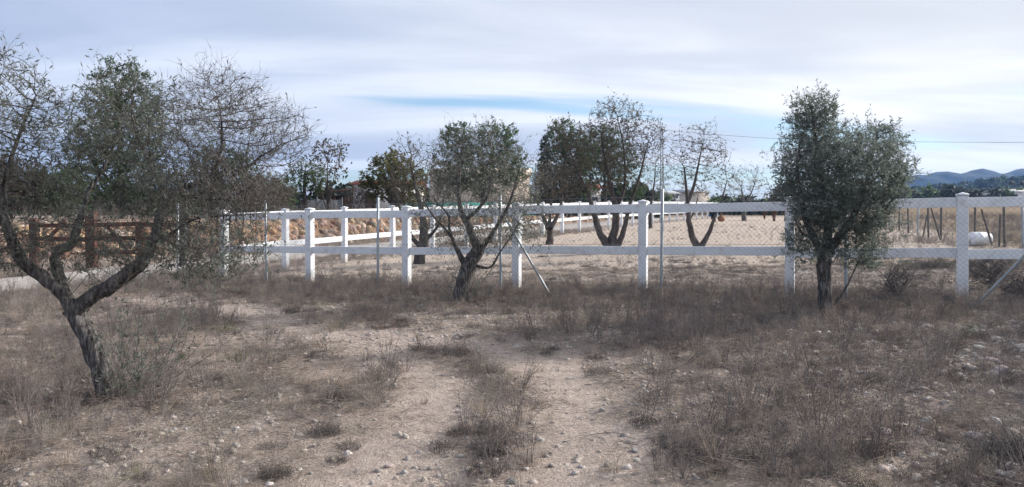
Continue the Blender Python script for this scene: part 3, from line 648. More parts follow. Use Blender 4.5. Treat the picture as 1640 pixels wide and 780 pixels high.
for h in (0.35, 0.75, 1.2):
    P = np.array([(p[0], p[1], gz1(*p) + h) for p in sp_]) - np.array(sb); V, Q = tubes(P[:-1], P[1:], np.full(len(P) - 1, 0.004), np.full(len(P) - 1, 0.004), 4); link('wire', mesh_np('wire', V, [Q]), M['wire'], sr)
# white plastic tub lying in the grass
def lathe(name, prof, k, mat, smooth=True):
    prof = np.array(prof, float); a = np.arange(k) * 2 * np.pi / k; V = np.concatenate([np.stack([np.cos(a) * r_, np.sin(a) * r_, np.full(k, z_)], 1) for r_, z_ in prof])
    i = np.arange(k); j = (i + 1) % k; Q = np.concatenate([np.stack([i + s * k, j + s * k, j + (s + 1) * k, i + (s + 1) * k], 1) for s in range(len(prof) - 1)])
    me = mesh_np(name, V, [Q], smooth)
    if mat: me.materials.append(mat)
    return me
tp = at(1571, 392, 22.8); tz1 = gz1(tp[0], tp[1])
tub = empty('plastic_drum', (tp[0], tp[1], tz1), 'white plastic drum lying on its side by the stakes', 'drum')
o = link('shell', lathe('drum_shell', [(0.0, 0), (0.17, 0), (0.195, 0.02), (0.205, 0.06), (0.205, 0.22), (0.212, 0.23), (0.212, 0.26), (0.205, 0.27), (0.205, 0.45), (0.195, 0.56), (0.17, 0.60), (0.0, 0.60)], 28, M['white']), None, tub, (-0.3, 0, 0.2)); o.rotation_euler = (0, math.radians(90), 0.15)
o = link('lid', lathe('drum_lid', [(0.0, 0.6), (0.05, 0.6), (0.05, 0.635), (0.0, 0.635)], 14, M['white']), None, tub, (-0.3, 0, 0.2)); o.rotation_euler = (0, math.radians(90), 0.15)

# ------------------------------------------------------------------ trees
def colonize(nodes, par, att, infl, kill, step, iters, up=0.05, maxn=12000):
    """space colonisation: grow a branch skeleton from nodes towards attraction points"""
    nodes = [np.array(n) for n in nodes]; par = list(par); N0 = np.array(nodes)
    att = np.asarray(att); best = np.full(len(att), 1e9); bi = np.zeros(len(att), int)
    def upd(lo):
        new = np.array(nodes[lo:])
        for s in range(0, len(new), 400):
            d = np.linalg.norm(att[:, None] - new[None, s:s + 400], axis=2); j = d.argmin(1); dm = d[np.arange(len(att)), j]; k = dm < best
            best[k] = dm[k]; bi[k] = j[k] + lo + s
    upd(0); grown = set()
    for it in range(iters):
        live = best < infl
        if not live.any():
            infl *= 1.5
            if infl > 5: break
            continue
        idx = bi[live]; dirs = unit(att[live] - np.array(nodes)[idx]); u = np.unique(idx); lo = len(nodes); arr = np.array(nodes)
        acc = np.zeros((lo, 3)); np.add.at(acc, idx, dirs); D = unit(acc[u] + rng.normal(0, 0.11, (len(u), 3)) + np.array([0, 0, up])); Q = arr[u] + D * step
        for n, q in zip(u, Q):
            key = (n, tuple(np.round(q / (step * 0.35)).astype(int)))
            if key in grown: continue
            grown.add(key); nodes.append(q); par.append(int(n))
        if len(nodes) == lo or len(nodes) > maxn: break
        upd(lo); keep = best > kill; att = att[keep]; best = best[keep]; bi = bi[keep]
        if len(att) == 0: break
    return np.array(nodes), np.array(par)
def ellipsoid_pts(els, n):
    w = np.array([e[6] if len(e) > 6 else e[3] * e[4] * e[5] for e in els]); w = w / w.sum(); out = []
    for e, k in zip(els, (w * n).astype(int)):
        u = unit(rng.normal(0, 1, (k, 3))) * (rng.uniform(0, 1, (k, 1)) ** 0.42); out.append(np.array(e[:3]) + u * np.array(e[3:6]))
    return np.concatenate(out)
def leaves_mesh(name, P, D, length, width, mat, tint):
    """narrow folded leaves at P pointing along D"""
    n = len(P); d = unit(D); r = unit(rng.normal(0, 1, (n, 3))); s = unit(np.cross(d, r)); nn = np.cross(s, d)
    l = (length * rng.uniform(0.65, 1.25, n))[:, None]; w = (width * rng.uniform(0.75, 1.25, n))[:, None]
    V = np.stack([P, P + d * l * 0.5 + s * w * 0.5 + nn * w * 0.18, P + d * l, P + d * l * 0.5 - s * w * 0.5 + nn * w * 0.18], 1).reshape(-1, 3)
    b = np.arange(n) * 4; T = np.concatenate([np.stack([b, b + 1, b + 2], 1), np.stack([b, b + 2, b + 3], 1)])
    me = mesh_np(name, V, [T], False, {'tint': np.repeat(tint, 4)}); me.materials.append(mat); return me
def tree(name, label, base, limbs, els, n_att, step=0.08, infl=0.9, kill=0.16, iters=90, tip=0.0028, twigs=2.0, twig_len=0.2, twig_r=0.0016, leaves=6, leaf=(0.05, 0.011), lmat='olive', bark='bark',
         tmat='twig', leafy=None, group=None, cat='tree', up=0.05, tw_up=0.25, bumpy=0.10, suckers=None, tint_shift=0.0, sides=12, extra_leaf=None):
    base = np.asarray(base, float); root = empty(name, Vector(base), label, cat, group)
    nodes = []; par = []; bag = Bag(); rsk = []
    for li, (P, R) in enumerate(limbs):
        P = np.asarray(P, float); Pq, Rq = resample(P, R, step)
        wig = rng.normal(0, 1, Pq.shape) * (Rq[:, None] * 0.07); wig[0] = 0; Pq = Pq + wig
        V, Q = sweep(Pq, Rq, sides if Rq[0] > 0.03 else 7, bumpy); k_ = sides if Rq[0] > 0.03 else 7
        bag.add(V, Q, np.array([np.arange(k_) + len(V) - k_])) if False else bag.add(V, Q)
        if nodes and li > 0:
            dd = np.linalg.norm(np.array(nodes) - Pq[0], axis=1); p = int(dd.argmin())
        else: p = -1
        for q, r_ in zip(Pq, Rq): nodes.append(q); par.append(p); p = len(nodes) - 1; rsk.append(r_)
    ns = len(nodes)
    if n_att:
        # only the upper parts of the skeleton sprout
        att = ellipsoid_pts(els, n_att)
        nodes, par = colonize(nodes, par, att, infl, kill, step, iters, up)
    else: nodes = np.array(nodes); par = np.array(par)
    n = len(nodes); r = np.zeros(n); child = np.zeros(n, int)
    acc = np.zeros(n)
    for i in range(n - 1, -1, -1):
        ri = tip if acc[i] == 0 else acc[i] ** (1 / 2.3)
        r[i] = ri
        if par[i] >= 0 and i >= ns: acc[par[i]] += ri ** 2.3; child[par[i]] += 1
    r[:ns] = rsk
    for i in range(ns, n): r[i] = min(r[i], r[par[i]] * 0.92)
    idx = np.arange(ns, n)
    if len(idx):
        A = nodes[par[idx]]; B = nodes[idx]; ra = np.minimum(r[par[idx]], r[idx] * 1.5); rb = r[idx]
        ext = unit(B - A) * (rb * 0.5)[:, None]
        thick = rb > 0.008 * (tip / 0.0028)
        for k, sel in ((6, thick), (3, ~thick)):
            if sel.any(): V, Q = tubes(A[sel], B[sel] + ext[sel], ra[sel], rb[sel], k); bag.add(V - 0, Q)
    Vall = np.concatenate(bag.V) - base; me = mesh_np('trunk', Vall, bag.F, True); link('trunk', me, M[bark], root)
    # twigs
    tw = Bag(); LP = []; LD = []
    thin = idx[r[idx] < tip * 4.5] if len(idx) else idx
    if len(thin):
        cnt = rng.poisson(twigs, len(thin)); src = np.repeat(thin, cnt); m = len(src)
        pd = unit(nodes[src] - nodes[par[src]]); P = nodes[src] - pd * (rng.uniform(0, 1, m) * step)[:, None]
        d = unit(pd * 0.8 + rng.normal(0, 0.62, (m, 3)) + np.array([0, 0, tw_up])); l = twig_len * rng.uniform(0.35, 1.3, m); lf = None
        if leafy is not None: lf = leafy(P)
        for gen in range(2):
            P2 = []; d2 = []; l2 = []; f2 = []
            for s in range(3):
                Q_ = P + d * (l / 3)[:, None]; V, Q = tubes(P, Q_, np.full(m, twig_r * (1 - s * 0.25)), np.full(m, twig_r * (0.75 - s * 0.25)), 3); tw.add(V, Q)
                c = rng.poisson((leaves / 6.0) * (lf if lf is not None else np.ones(m))); k = np.repeat(np.arange(m), c)
                if len(k):
                    f = rng.uniform(0, 1, len(k)); LP.append(P[k] + (Q_ - P)[k] * f[:, None]); LD.append(d[k] * 0.55 + rng.normal(0, 0.6, (len(k), 3)))
                if gen == 0:
                    k = np.nonzero(rng.uniform(0, 1, m) < 0.45)[0]; P2.append(P[k] * 0.4 + Q_[k] * 0.6); d2.append(d[k] * 0.8 + rng.normal(0, 0.5, (len(k), 3))); l2.append(l[k] * 0.6); f2.append(lf[k] if lf is not None else np.ones(len(k)))
                P = Q_; d = unit(d + rng.normal(0, 0.22, (m, 3)) + np.array([0, 0, 0.10 * np.sign(tw_up)]))
            if gen == 0: P = np.concatenate(P2); d = unit(np.concatenate(d2)); l = np.concatenate(l2); lf = np.concatenate(f2); m = len(P)
    if suckers:
        for (p, q, nl, rr) in suckers:
            p = np.array(p); q = np.array(q)
            if p[2] > base[2] + 0.3: k = np.linalg.norm(nodes - p, axis=1).argmin(); q = q + nodes[k] - p; p = nodes[k]      # shoots spring from a branch
            mid = (p + q) / 2 + rng.normal(0, 0.06, 3) * np.array([1, 1, .3]); Pq, Rq = resample([p, mid, q], [rr, rr * 0.7, rr * 0.3], 0.08)
            V, Q = tubes(Pq[:-1], Pq[1:], Rq[:-1], Rq[1:], 5); tw.add(V, Q)
            if nl:
                f = rng.integers(len(Pq) // 3, len(Pq), nl); LP.append(Pq[f] + rng.normal(0, 0.012, (nl, 3))); LD.append(unit(q - p)[None] * 0.6 + rng.normal(0, 0.6, (nl, 3)))
    if tw.n:
        me = mesh_np('twigs', np.concatenate(tw.V) - base, tw.F); o = link('twigs', me, M[tmat], root); o['kind'] = 'stuff'
    if extra_leaf is not None: LP.append(extra_leaf[0]); LD.append(extra_leaf[1])
    if LP:
        LP = np.concatenate(LP); LD = np.concatenate(LD); cl = fbm(LP[:, 0] / (leaf[0] * 5) + LP[:, 1] * 3, LP[:, 2] / (leaf[0] * 5), 3, 2)
        tint = np.clip(rng.normal(0.46, 0.15, len(LP)) + (cl - 0.5) * 0.55 + tint_shift, 0, 1)
        o = link('crown', leaves_mesh('crown', LP - base, LD, leaf[0], leaf[1], M[lmat], tint), None, root); o['kind'] = 'stuff'
    return root
def px_limb(pts, Y, dep=None):
    """limb from photo columns and rows at distance Y; dep: metres nearer or farther along it"""
    return np.array([at(p[0], p[1], Y) + np.array([0, (dep[i] if dep else 0), 0]) for i, p in enumerate(pts)])
def px_el(cx, cy, rx, ry, Y, dz=0.0, depth=None, w=None):
    s = Y / F; c = at(cx, cy, Y); d = depth if depth else 0.85 * (rx + ry) / 2 * s
    return (c[0], Y + dz, c[2], rx * s, d, ry * s) + ((w,) if w else ())

# big gnarled olive, near, with half-bare crown
Y = 6.4; S = Y / F
bx, by = at(168, 648, Y)[:2]; bz = gz1(bx, by)
lim = [(px_limb([(168, 668), (170, 640), (166, 605), (150, 560), (130, 520), (118, 492)], Y, [0, 0, 0, 0, 0, 0]), [v * 0.78 for v in (0.155, 0.125, 0.105, 0.10, 0.098, 0.105)]),
       (px_limb([(122, 505), (105, 470), (78, 442), (52, 418), (44, 390), (40, 358), (26, 335), (4, 312), (-30, 285)], Y, [0, -.02, -.08, -.12, -.18, -.25, -.3, -.4, -.5]), [v * 0.78 for v in (0.09, 0.075, 0.068, 0.06, 0.055, 0.048, 0.038, 0.03, 0.018)]),
       (px_limb([(42, 372), (32, 340), (27, 300), (30, 255), (40, 200), (46, 150)], Y, [-.22, -.2, -.15, -.1, -.02, .1]), [v * 0.78 for v in (0.040, 0.036, 0.030, 0.022, 0.015, 0.008)]),
       (px_limb([(112, 486), (92, 450), (82, 415), (88, 400), (104, 394), (112, 368), (121, 330), (128, 290)], Y, [v * 0.78 for v in (0.02, .05, .08, .1, .1, .12, .16, .25)]), [v * 0.78 for v in (0.075, 0.058, 0.052, 0.05, 0.05, 0.046, 0.030, 0.016)]),
       (px_limb([(124, 500), (150, 474), (185, 456), (212, 437), (238, 416), (252, 388), (260, 350), (266, 322), (285, 303), (325, 285), (378, 262)], Y, [0, -.04, -.08, -.1, -.1, -.08, -.05, 0, .05, .15, .3]), [v * 0.78 for v in (0.092, 0.078, 0.070, 0.062, 0.056, 0.05, 0.045, 0.042, 0.034, 0.026, 0.014)]),
       (px_limb([(160, 472), (195, 445), (225, 425), (243, 410)], Y, [.08, .1, .05, -.05]), [v * 0.78 for v in (0.055, 0.05, 0.045, 0.04)]),
       (px_limb([(263, 335), (252, 300), (232, 262), (205, 225), (185, 180), (178, 140)], Y, [0, .06, .12, .2, .28, .35]), [v * 0.78 for v in (0.034, 0.028, 0.022, 0.018, 0.012, 0.006)]),
       (px_limb([(325, 285), (345, 245), (352, 205), (350, 165)], Y, [.15, .1, .05, 0]), [v * 0.78 for v in (0.020, 0.015, 0.010, 0.005)]),
       (px_limb([(285, 303), (330, 318), (378, 318), (420, 300)], Y, [.05, -.1, -.2, -.25]), [v * 0.78 for v in (0.020, 0.016, 0.010, 0.005)]),
       (px_limb([(125, 300), (140, 255), (150, 205), (158, 150)], Y, [.22, .3, .4, .45]), [v * 0.78 for v in (0.020, 0.016, 0.011, 0.006)]),
       (px_limb([(252, 388), (300, 372), (345, 350), (400, 345), (440, 342)], Y, [-.08, -.3, -.4, -.4, -.3]), [v * 0.78 for v in (0.022, 0.016, 0.012, 0.008, 0.004)])]
els = [px_el(20, 195, 75, 115, Y, -0.2, 0.8), px_el(95, 215, 60, 85, Y, .2, 0.7), px_el(178, 195, 75, 100, Y, .3, 0.7), px_el(268, 225, 60, 85, Y, .1, 0.7), px_el(355, 195, 75, 95, Y, .1, 0.75, .62), px_el(435, 220, 60, 62, Y, .1, 0.5, .30),
       px_el(350, 300, 115, 65, Y, -.1, 0.7, .75), px_el(360, 370, 90, 40, Y, -.3, .4, .14), px_el(-70, 250, 60, 110, Y, -.4, 0.7), px_el(220, 320, 70, 45, Y, .2, .5), px_el(80, 320, 70, 45, Y, .1, .5), px_el(40, 390, 85, 50, Y, -.3, .45, .10), px_el(200, 385, 110, 50, Y, -.2, .55, .08), px_el(360, 405, 95, 42, Y, -.4, .45, .22)]
def leafy_big(P):
    c = P[:, 0] / P[:, 1] * F + CX
    return 1.25 - 1.05 * sstep(c, 215, 330) * sstep(-P[:, 2], -1.72, -1.55 + .0)  if False else 1.25 - 1.08 * sstep(c, 215, 330) * sstep(P[:, 2], 1.25, 1.75) + 0.2 * (vnoise(P[:, 0] * 5, P[:, 2] * 5, 4) - 0.5)
suck = []
for i in range(44):
    p = np.array(at(rng.uniform(175, 250), 648, Y)); p[1] += rng.uniform(-.25, .3); p[2] = gz1(p[0], p[1]) + rng.uniform(0, 0.05); q = np.array(at(CX + p[0] / p[1] * F + rng.normal(18, 38), rng.uniform(440, 600), Y)); q[1] = p[1] + rng.uniform(-.3, .3)
    suck.append((p, q, int(rng.integers(8, 40)), rng.uniform(0.0018, 0.0038)))
for i in range(9):
    p = np.array(at(rng.uniform(60, 130), rng.uniform(440, 480), Y)); q = p + np.array([rng.uniform(-.7, .5), rng.uniform(-.3, .3), rng.uniform(.0, .7)]); suck.append((p, q, 10, 0.003))
for i in range(70):
    p = np.array(at(rng.uniform(240, 430), rng.uniform(310, 385), Y)); p[1] += rng.uniform(-.4, .3); q = p + np.array([rng.uniform(-.15, .4), rng.uniform(-.2, .2), -rng.uniform(.10, .42)]); suck.append((p, q, int(rng.integers(0, 9)), 0.0017))
tree('olive_tree', 'gnarled half-bare olive tree with forked leaning trunk, nearest of all', (bx, by, bz), lim, els, 17000, step=0.05, infl=0.9, kill=0.06, tip=0.0019, twigs=0.85, twig_len=0.17, twig_r=0.0014, leaves=2.2, leaf=(0.052, 0.0115), leafy=leafy_big, suckers=suck, sides=16, bumpy=0.13, group='olive trees in front of the fence')

# olive before the middle of the fence
Y = 12.0; bx, by = at(738, 478, Y)[:2]; bz = gz1(bx, by)
lim = [(px_limb([(737, 492), (739, 470), (744, 445), (755, 420), (768, 398)], Y), [0.15, 0.12, 0.112, 0.115, 0.10]),
       (px_limb([(768, 400), (757, 380), (748, 357), (738, 338), (733, 305), (736, 270), (748, 235)], Y, [0, 0, .05, .1, .15, .2, .3]), [0.085, 0.062, 0.055, 0.042, 0.03, 0.02, 0.008]),
       (px_limb([(768, 402), (790, 372), (813, 332), (824, 300), (832, 268)], Y, [0, -.1, -.2, -.25, -.2]), [0.055, 0.032, 0.024, 0.016, 0.008]),
       (px_limb([(748, 432), (732, 400), (722, 370), (720, 345), (700, 322)], Y, [0, -.1, -.2, -.25, -.3]), [0.045, 0.028, 0.022, 0.016, 0.008]),
       (px_limb([(745, 420), (715, 372), (690, 345), (672, 318)], Y, [0, .2, .3, .4]), [0.03, 0.024, 0.018, 0.01]),
       (px_limb([(762, 425), (785, 428), (800, 405), (822, 372), (835, 345)], Y, [0, -.1, -.15, -.2, -.2]), [0.03, 0.018, 0.014, 0.01, 0.006]),
       (px_limb([(742, 355), (765, 335), (783, 310), (790, 270)], Y, [.05, 0, 0, .1]), [0.035, 0.028, 0.02, 0.01])]
els = [px_el(732, 265, 52, 66, Y, .2, .8), px_el(805, 285, 62, 62, Y, -.1, .8), px_el(770, 240, 45, 44, Y, .2, .7), px_el(845, 300, 28, 40, Y, -.1, .5), px_el(695, 312, 34, 38, Y, .2, .5), px_el(775, 355, 92, 50, Y, -.2, .8), px_el(720, 228, 28, 28, Y, .2, .35), px_el(805, 235, 34, 30, Y, .1, .4), px_el(690, 355, 42, 38, Y, 0, .5), px_el(840, 350, 34, 40, Y, -.2, .5)]
suck = []
for i in range(14):
    p = np.array(at(rng.uniform(728, 752), 478, Y)); p[2] = bz; q = np.array(at(rng.uniform(690, 800), rng.uniform(400, 450), Y)); q[1] += rng.uniform(-.3, .3); suck.append((p, q, 12, 0.005))
for i in range(120):
    p = np.array(at(rng.uniform(680, 862), rng.uniform(290, 372), Y)); p[1] += rng.uniform(-.6, .5); q = p + np.array([rng.uniform(-.22, .22), rng.uniform(-.2, .2), -rng.uniform(.15, .5)]); suck.append((p, q, int(rng.integers(6, 18)), 0.0024))
tree('olive_tree', 'grey-green olive tree with thin airy crown before the middle of the fence', (bx, by, bz), lim, els, 4600, step=0.065, infl=0.9, kill=0.10, tip=0.0024, twigs=0.8, twig_len=0.28, twig_r=0.0017, leaves=1.7, leaf=(0.06, 0.015), suckers=suck, sides=14, group='olive trees in front of the fence', tint_shift=0.05)

# dense olive at the right end of the fence
Y = 9.9; bx, by = at(1321, 502, Y)[:2]; bz = gz1(bx, by)
lim = [(px_limb([(1321, 516), (1321, 490), (1320, 455), (1319, 425), (1321, 398)], Y), [v * 0.85 for v in (0.135, 0.105, 0.10, 0.105, 0.11)]),
       (px_limb([(1320, 408), (1302, 380), (1285, 352), (1277, 318), (1272, 275), (1282, 225)], Y, [0, -.05, -.1, -.15, -.1, 0]), [v * 0.85 for v in (0.075, 0.055, 0.045, 0.036, 0.024, 0.012)]),
       (px_limb([(1321, 405), (1332, 360), (1328, 310), (1318, 255), (1308, 200), (1304, 165)], Y, [0, .1, .15, .15, .1, .1]), [v * 0.85 for v in (0.08, 0.06, 0.05, 0.036, 0.022, 0.01)]),
       (px_limb([(1323, 405), (1350, 368), (1372, 330), (1388, 285), (1402, 240), (1412, 210)], Y, [0, -.05, -.05, 0, .05, .1]), [v * 0.85 for v in (0.075, 0.055, 0.045, 0.034, 0.022, 0.01)]),
       (px_limb([(1350, 368), (1385, 350), (1415, 320), (1440, 280)], Y, [-.05, -.2, -.25, -.2]), [v * 0.85 for v in (0.035, 0.026, 0.018, 0.01)]),
       (px_limb([(1302, 380), (1275, 372), (1258, 350)], Y, [-.05, -.2, -.3]), [v * 0.85 for v in (0.03, 0.02, 0.01)]),
       (px_limb([(1332, 488), (1345, 468), (1356, 440), (1368, 412)], Y, [-.05, -.1, -.15, -.15]), [v * 0.85 for v in (0.022, 0.015, 0.012, 0.008)])]
els = [px_el(1345, 285, 92, 78, Y, 0, .85), px_el(1305, 192, 38, 44, Y, .1, .35, 0.25), px_el(1302, 240, 48, 50, Y, 0, .45), px_el(1405, 232, 46, 40, Y, .05, .4), px_el(1345, 345, 88, 46, Y, -.05, .7), px_el(1440, 275, 28, 38, Y, 0, .3), px_el(1258, 275, 20, 55, Y, 0, .3), px_el(1368, 402, 48, 32, Y, -.1, .4, .05), px_el(1290, 395, 36, 26, Y, -.1, .35, .03)]
suck = []
for i in range(36):
    p = np.array(at(rng.uniform(1262, 1432), rng.uniform(345, 392), Y)); p[1] += rng.uniform(-.4, .4); q = p + np.array([rng.uniform(-.15, .15), rng.uniform(-.15, .15), -rng.uniform(.10, .34)]); suck.append((p, q, int(rng.integers(6, 18)), 0.002))
tree('olive_tree', 'dense dark olive tree with straight trunk and full rounded crown', (bx, by, bz), lim, els, 7000, step=0.055, infl=0.8, kill=0.075, tip=0.0022, twigs=1.35, twig_len=0.20, twig_r=0.0014, leaves=9.0, leaf=(0.052, 0.0125), lmat='olivedark', sides=14, suckers=suck, group='olive trees in front of the fence')

# trees inside the paddock
def ptree(name, label, px, py, limbs_px, els_px, n_att, leaves, **kw):
    X, Yd = hit(px, py); z = gz1(X, Yd); lim = []
    for pts, R in limbs_px:
        P = px_limb(pts, Yd); P[:, 1] += np.linspace(0, 1, len(P)) * random.uniform(-.5, .5); lim.append((P, np.array(R) * np.linspace(.85, .5, len(R))))
    els = [px_el(*e[:4], Yd, e[4] if len(e) > 4 else 0) for e in els_px]
    return tree(name, label, (X, Yd, z), lim, els, n_att, leaves=leaves, group='trees inside the paddock', **kw)
pk = dict(step=0.11, infl=1.6, kill=0.17, tip=0.0045, twig_len=0.34, twig_r=0.0032, leaf=(0.07, 0.032), lmat='almond', bark='barkdark', tmat='twig')
ptree('almond_tree', 'almond tree with three spreading dark stems and browning crown', 978, 406,
      [([(976, 412), (976, 398), (962, 375), (952, 345), (944, 315), (928, 280), (915, 245)], [.20, .17, .14, .12, .10, .07, .03]), ([(978, 405), (984, 370), (986, 335), (978, 300), (968, 250), (962, 215)], [.17, .15, .13, .10, .06, .03]),
       ([(980, 403), (993, 385), (1001, 355), (1006, 330), (1020, 290), (1032, 240)], [.14, .11, .09, .08, .06, .03]), ([(986, 335), (1000, 300), (1000, 240), (990, 190)], [.08, .06, .04, .02])],
      [(955, 255, 55, 62), (915, 250, 38, 50), (1005, 245, 42, 58), (985, 195, 50, 38), (1035, 220, 34, 44), (895, 215, 26, 26)], 4200, 3.4, twigs=1.1, **pk)
ptree('almond_tree', 'sparse almond tree with low forked trunk holding a blue jacket', 1118, 408,
      [([(1118, 414), (1118, 402), (1108, 382), (1101, 358), (1098, 332), (1094, 305), (1090, 270)], [.17, .15, .12, .10, .09, .07, .03]), ([(1120, 402), (1128, 385), (1136, 366), (1141, 346), (1150, 322), (1158, 290)], [.13, .09, .075, .06, .04, .02]),
       ([(1098, 332), (1110, 300), (1118, 260), (1125, 225)], [.07, .055, .035, .015]), ([(1101, 358), (1108, 340), (1112, 315)], [.035, .03, .02])],
      [(1110, 265, 44, 52), (1085, 250, 26, 40), (1140, 250, 34, 45), (1120, 215, 30, 22), (1160, 285, 22, 35)], 2400, 1.6, twigs=0.9, **pk)
ptree('almond_tree', 'small almond tree with short Y-shaped trunk before the cypresses', 881, 391,
      [([(880, 396), (880, 378), (880, 366)], [.20, .17, .19]), ([(880, 368), (872, 352), (864, 335), (858, 310)], [.13, .10, .08, .04]), ([(880, 368), (890, 352), (897, 335), (902, 305)], [.13, .10, .08, .04]), ([(880, 366), (881, 345), (884, 310), (880, 280)], [.09, .08, .05, .02])],
      [(880, 292, 36, 36), (862, 305, 22, 30), (900, 295, 25, 38)], 1700, 2.2, twigs=1.2, **pk)
ptree('almond_tree', 'almond tree with thick dark trunk partly hidden by the airy olive', 674, 421,
      [([(671, 428), (674, 408), (679, 385), (680, 360), (676, 335), (668, 300), (660, 262)], [.20, .18, .17, .15, .12, .08, .03]), ([(676, 398), (662, 382), (652, 362), (640, 330), (632, 290)], [.09, .07, .06, .045, .02]), ([(679, 385), (694, 372), (706, 350), (712, 310)], [.08, .06, .05, .02])],
      [(660, 270, 38, 48), (640, 300, 32, 40), (690, 280, 34, 48), (655, 235, 24, 24)], 2400, 1.2, twigs=1.1, **pk)
ptree('almond_tree', 'small far almond tree with pale open crown at the end of the paddock', 1192, 354,
      [([(1192, 358), (1192, 342), (1191, 325), (1188, 300)], [.25, .22, .18, .06]), ([(1191, 330), (1202, 312), (1210, 290)], [.12, .08, .04])], [(1192, 298, 30, 30), (1208, 285, 18, 25), (1175, 295, 18, 25)], 900, 1.6, twigs=1.1,
      **{**pk, 'step': 0.2, 'kill': 0.34, 'infl': 2.5, 'twig_len': 0.6, 'twig_r': 0.007, 'tip': 0.009, 'leaf': (0.12, 0.05), 'bark': 'bark', 'tmat': 'twigpale'})
ptree('almond_tree', 'thin leaning almond stem beside the steel mast', 1042, 366, [([(1042, 370), (1042, 350), (1044, 325), (1050, 290), (1052, 262)], [.14, .12, .10, .06, .03])], [(1052, 280, 24, 40), (1060, 300, 18, 30)], 700, 1.2, twigs=1.1, **pk)

# trees behind the track and beyond
def btree(name, label, px, Yd, els_px, lmat, n_att=700, leaves=7, top=None, base_py=None, twigs=2.2, leaf=(0.16, 0.07), trunk_r=0.18, fork=0.45, group='trees beyond the track', bark='barkdark', tmat='twig', step=0.17, kill=0.26, twl=0.36, tip=0.007, tint_shift=0.0, **kw):
    X = (px - CX) * Yd / F; z = gz1(X, Yd); t = max(e[1] - 0.3 * e[3] for e in els_px); topz = EYE + (HZ - min(e[1] for e in els_px)) * Yd / F
    lim = [([(X, Yd, z - .15), (X + .05, Yd, z + (topz - z) * .3), (X - .03, Yd, z + (topz - z) * .7), (X, Yd, topz)], [trunk_r, trunk_r * .8, trunk_r * .5, trunk_r * .15])]
    for e in els_px[:5]:
        c = at(e[0], e[1], Yd); h = z + (c[2] - z) * fork; lim.append(([(X, Yd, h), (X * .5 + c[0] * .5, Yd, h * .45 + c[2] * .55 - .1), tuple(c)], [trunk_r * .5, trunk_r * .32, trunk_r * .1]))
    els = [px_el(*e[:4], Yd) for e in els_px]
    return tree(name, label, (X, Yd, z), lim, els, n_att * 3, step=step, infl=2.5, kill=kill, iters=80, tip=tip, twigs=twigs * .6, twig_len=twl, twig_r=0.005, leaves=leaves, leaf=leaf, lmat=lmat, bark=bark, tmat=tmat, group=group, sides=8, tint_shift=tint_shift, **kw)
btree('pine_tree', 'tall dark evergreen rising behind the gnarled olive', 192, 32, [(190, 230, 62, 100), (195, 140, 48, 52), (175, 290, 60, 50), (235, 200, 35, 55), (140, 250, 35, 60)], 'pine', 1300, 9, leaf=(0.13, 0.05), tint_shift=-0.05)
btree('evergreen_tree', 'round dark green tree between the gnarled olive and white corner post', 352, 33, [(350, 275, 52, 48), (325, 300, 40, 40), (385, 290, 36, 42)], 'pine', 800, 9, leaf=(0.13, 0.05))
btree('evergreen_tree', 'dark bushy tree behind the timber fence', 262, 33, [(262, 300, 38, 42), (290, 315, 30, 30), (240, 315, 30, 30)], 'pine', 600, 7, leaf=(0.13, 0.05), tint_shift=-.1)
btree('pepper_tree', 'small bright green tree left of the wooden shed', 488, 37, [(478, 290, 24, 28), (505, 292, 18, 26), (490, 275, 22, 18), (462, 300, 14, 18)], 'pepper', 420, 7, leaf=(0.15, 0.05), trunk_r=0.13)
btree('bare_tree', 'tall thin bare tree with dry seed clusters by the shed', 525, 40, [(520, 265, 26, 42), (540, 255, 18, 38), (505, 275, 16, 34)], 'bushleaf', 300, 1.2, leaf=(0.2, 0.10), trunk_r=0.08, tmat='twigpale', fork=0.1)
btree('carob_tree', 'bushy tree with yellowing top beside the white house', 628, 39, [(625, 285, 44, 42), (600, 300, 28, 32), (655, 295, 32, 38), (630, 262, 28, 22)], 'carob', 750, 9, leaf=(0.15, 0.07), tint_shift=0.22)
btree('pine_tree', 'broad green pine directly behind the airy olive', 772, 48, [(738, 226, 38, 32), (797, 222, 38, 32), (770, 270, 66, 45), (815, 265, 32, 45), (720, 275, 32, 45)], 'pine', 1000, 10, leaf=(0.15, 0.06), tint_shift=0.02)
btree('pine_tree', 'green pine crown rising above the dark cypresses', 905, 62, [(902, 222, 32, 32), (925, 245, 34, 38), (890, 262, 28, 38)], 'pine', 700, 10, leaf=(0.15, 0.06))
btree('pine_tree', 'dark pine behind the almond with three stems', 968, 68, [(965, 235, 40, 38), (990, 262, 36, 42), (945, 265, 34, 40), (1015, 305, 22, 24)], 'pine', 760, 9, leaf=(0.15, 0.06), tint_shift=-.05)
btree('cypress_tree', 'narrow black-green cypress with pointed tip', 873, 57, [(873, 300, 17, 42), (873, 258, 12, 36), (873, 234, 7, 18)], 'cypress', 1000, 10, leaf=(0.17, 0.06), twl=0.3)
btree('cypress_tree', 'stout dark cypress next to the pointed cypress', 912, 60, [(910, 305, 26, 36), (915, 282, 18, 28), (895, 312, 16, 28)], 'cypress', 700, 10, leaf=(0.17, 0.06), twl=0.3)
btree('evergreen_tree', 'grey-green tree close behind the dense olive', 1262, 60, [(1262, 310, 20, 22), (1245, 318, 16, 14)], 'bushleaf', 300, 7, leaf=(0.22, 0.1))
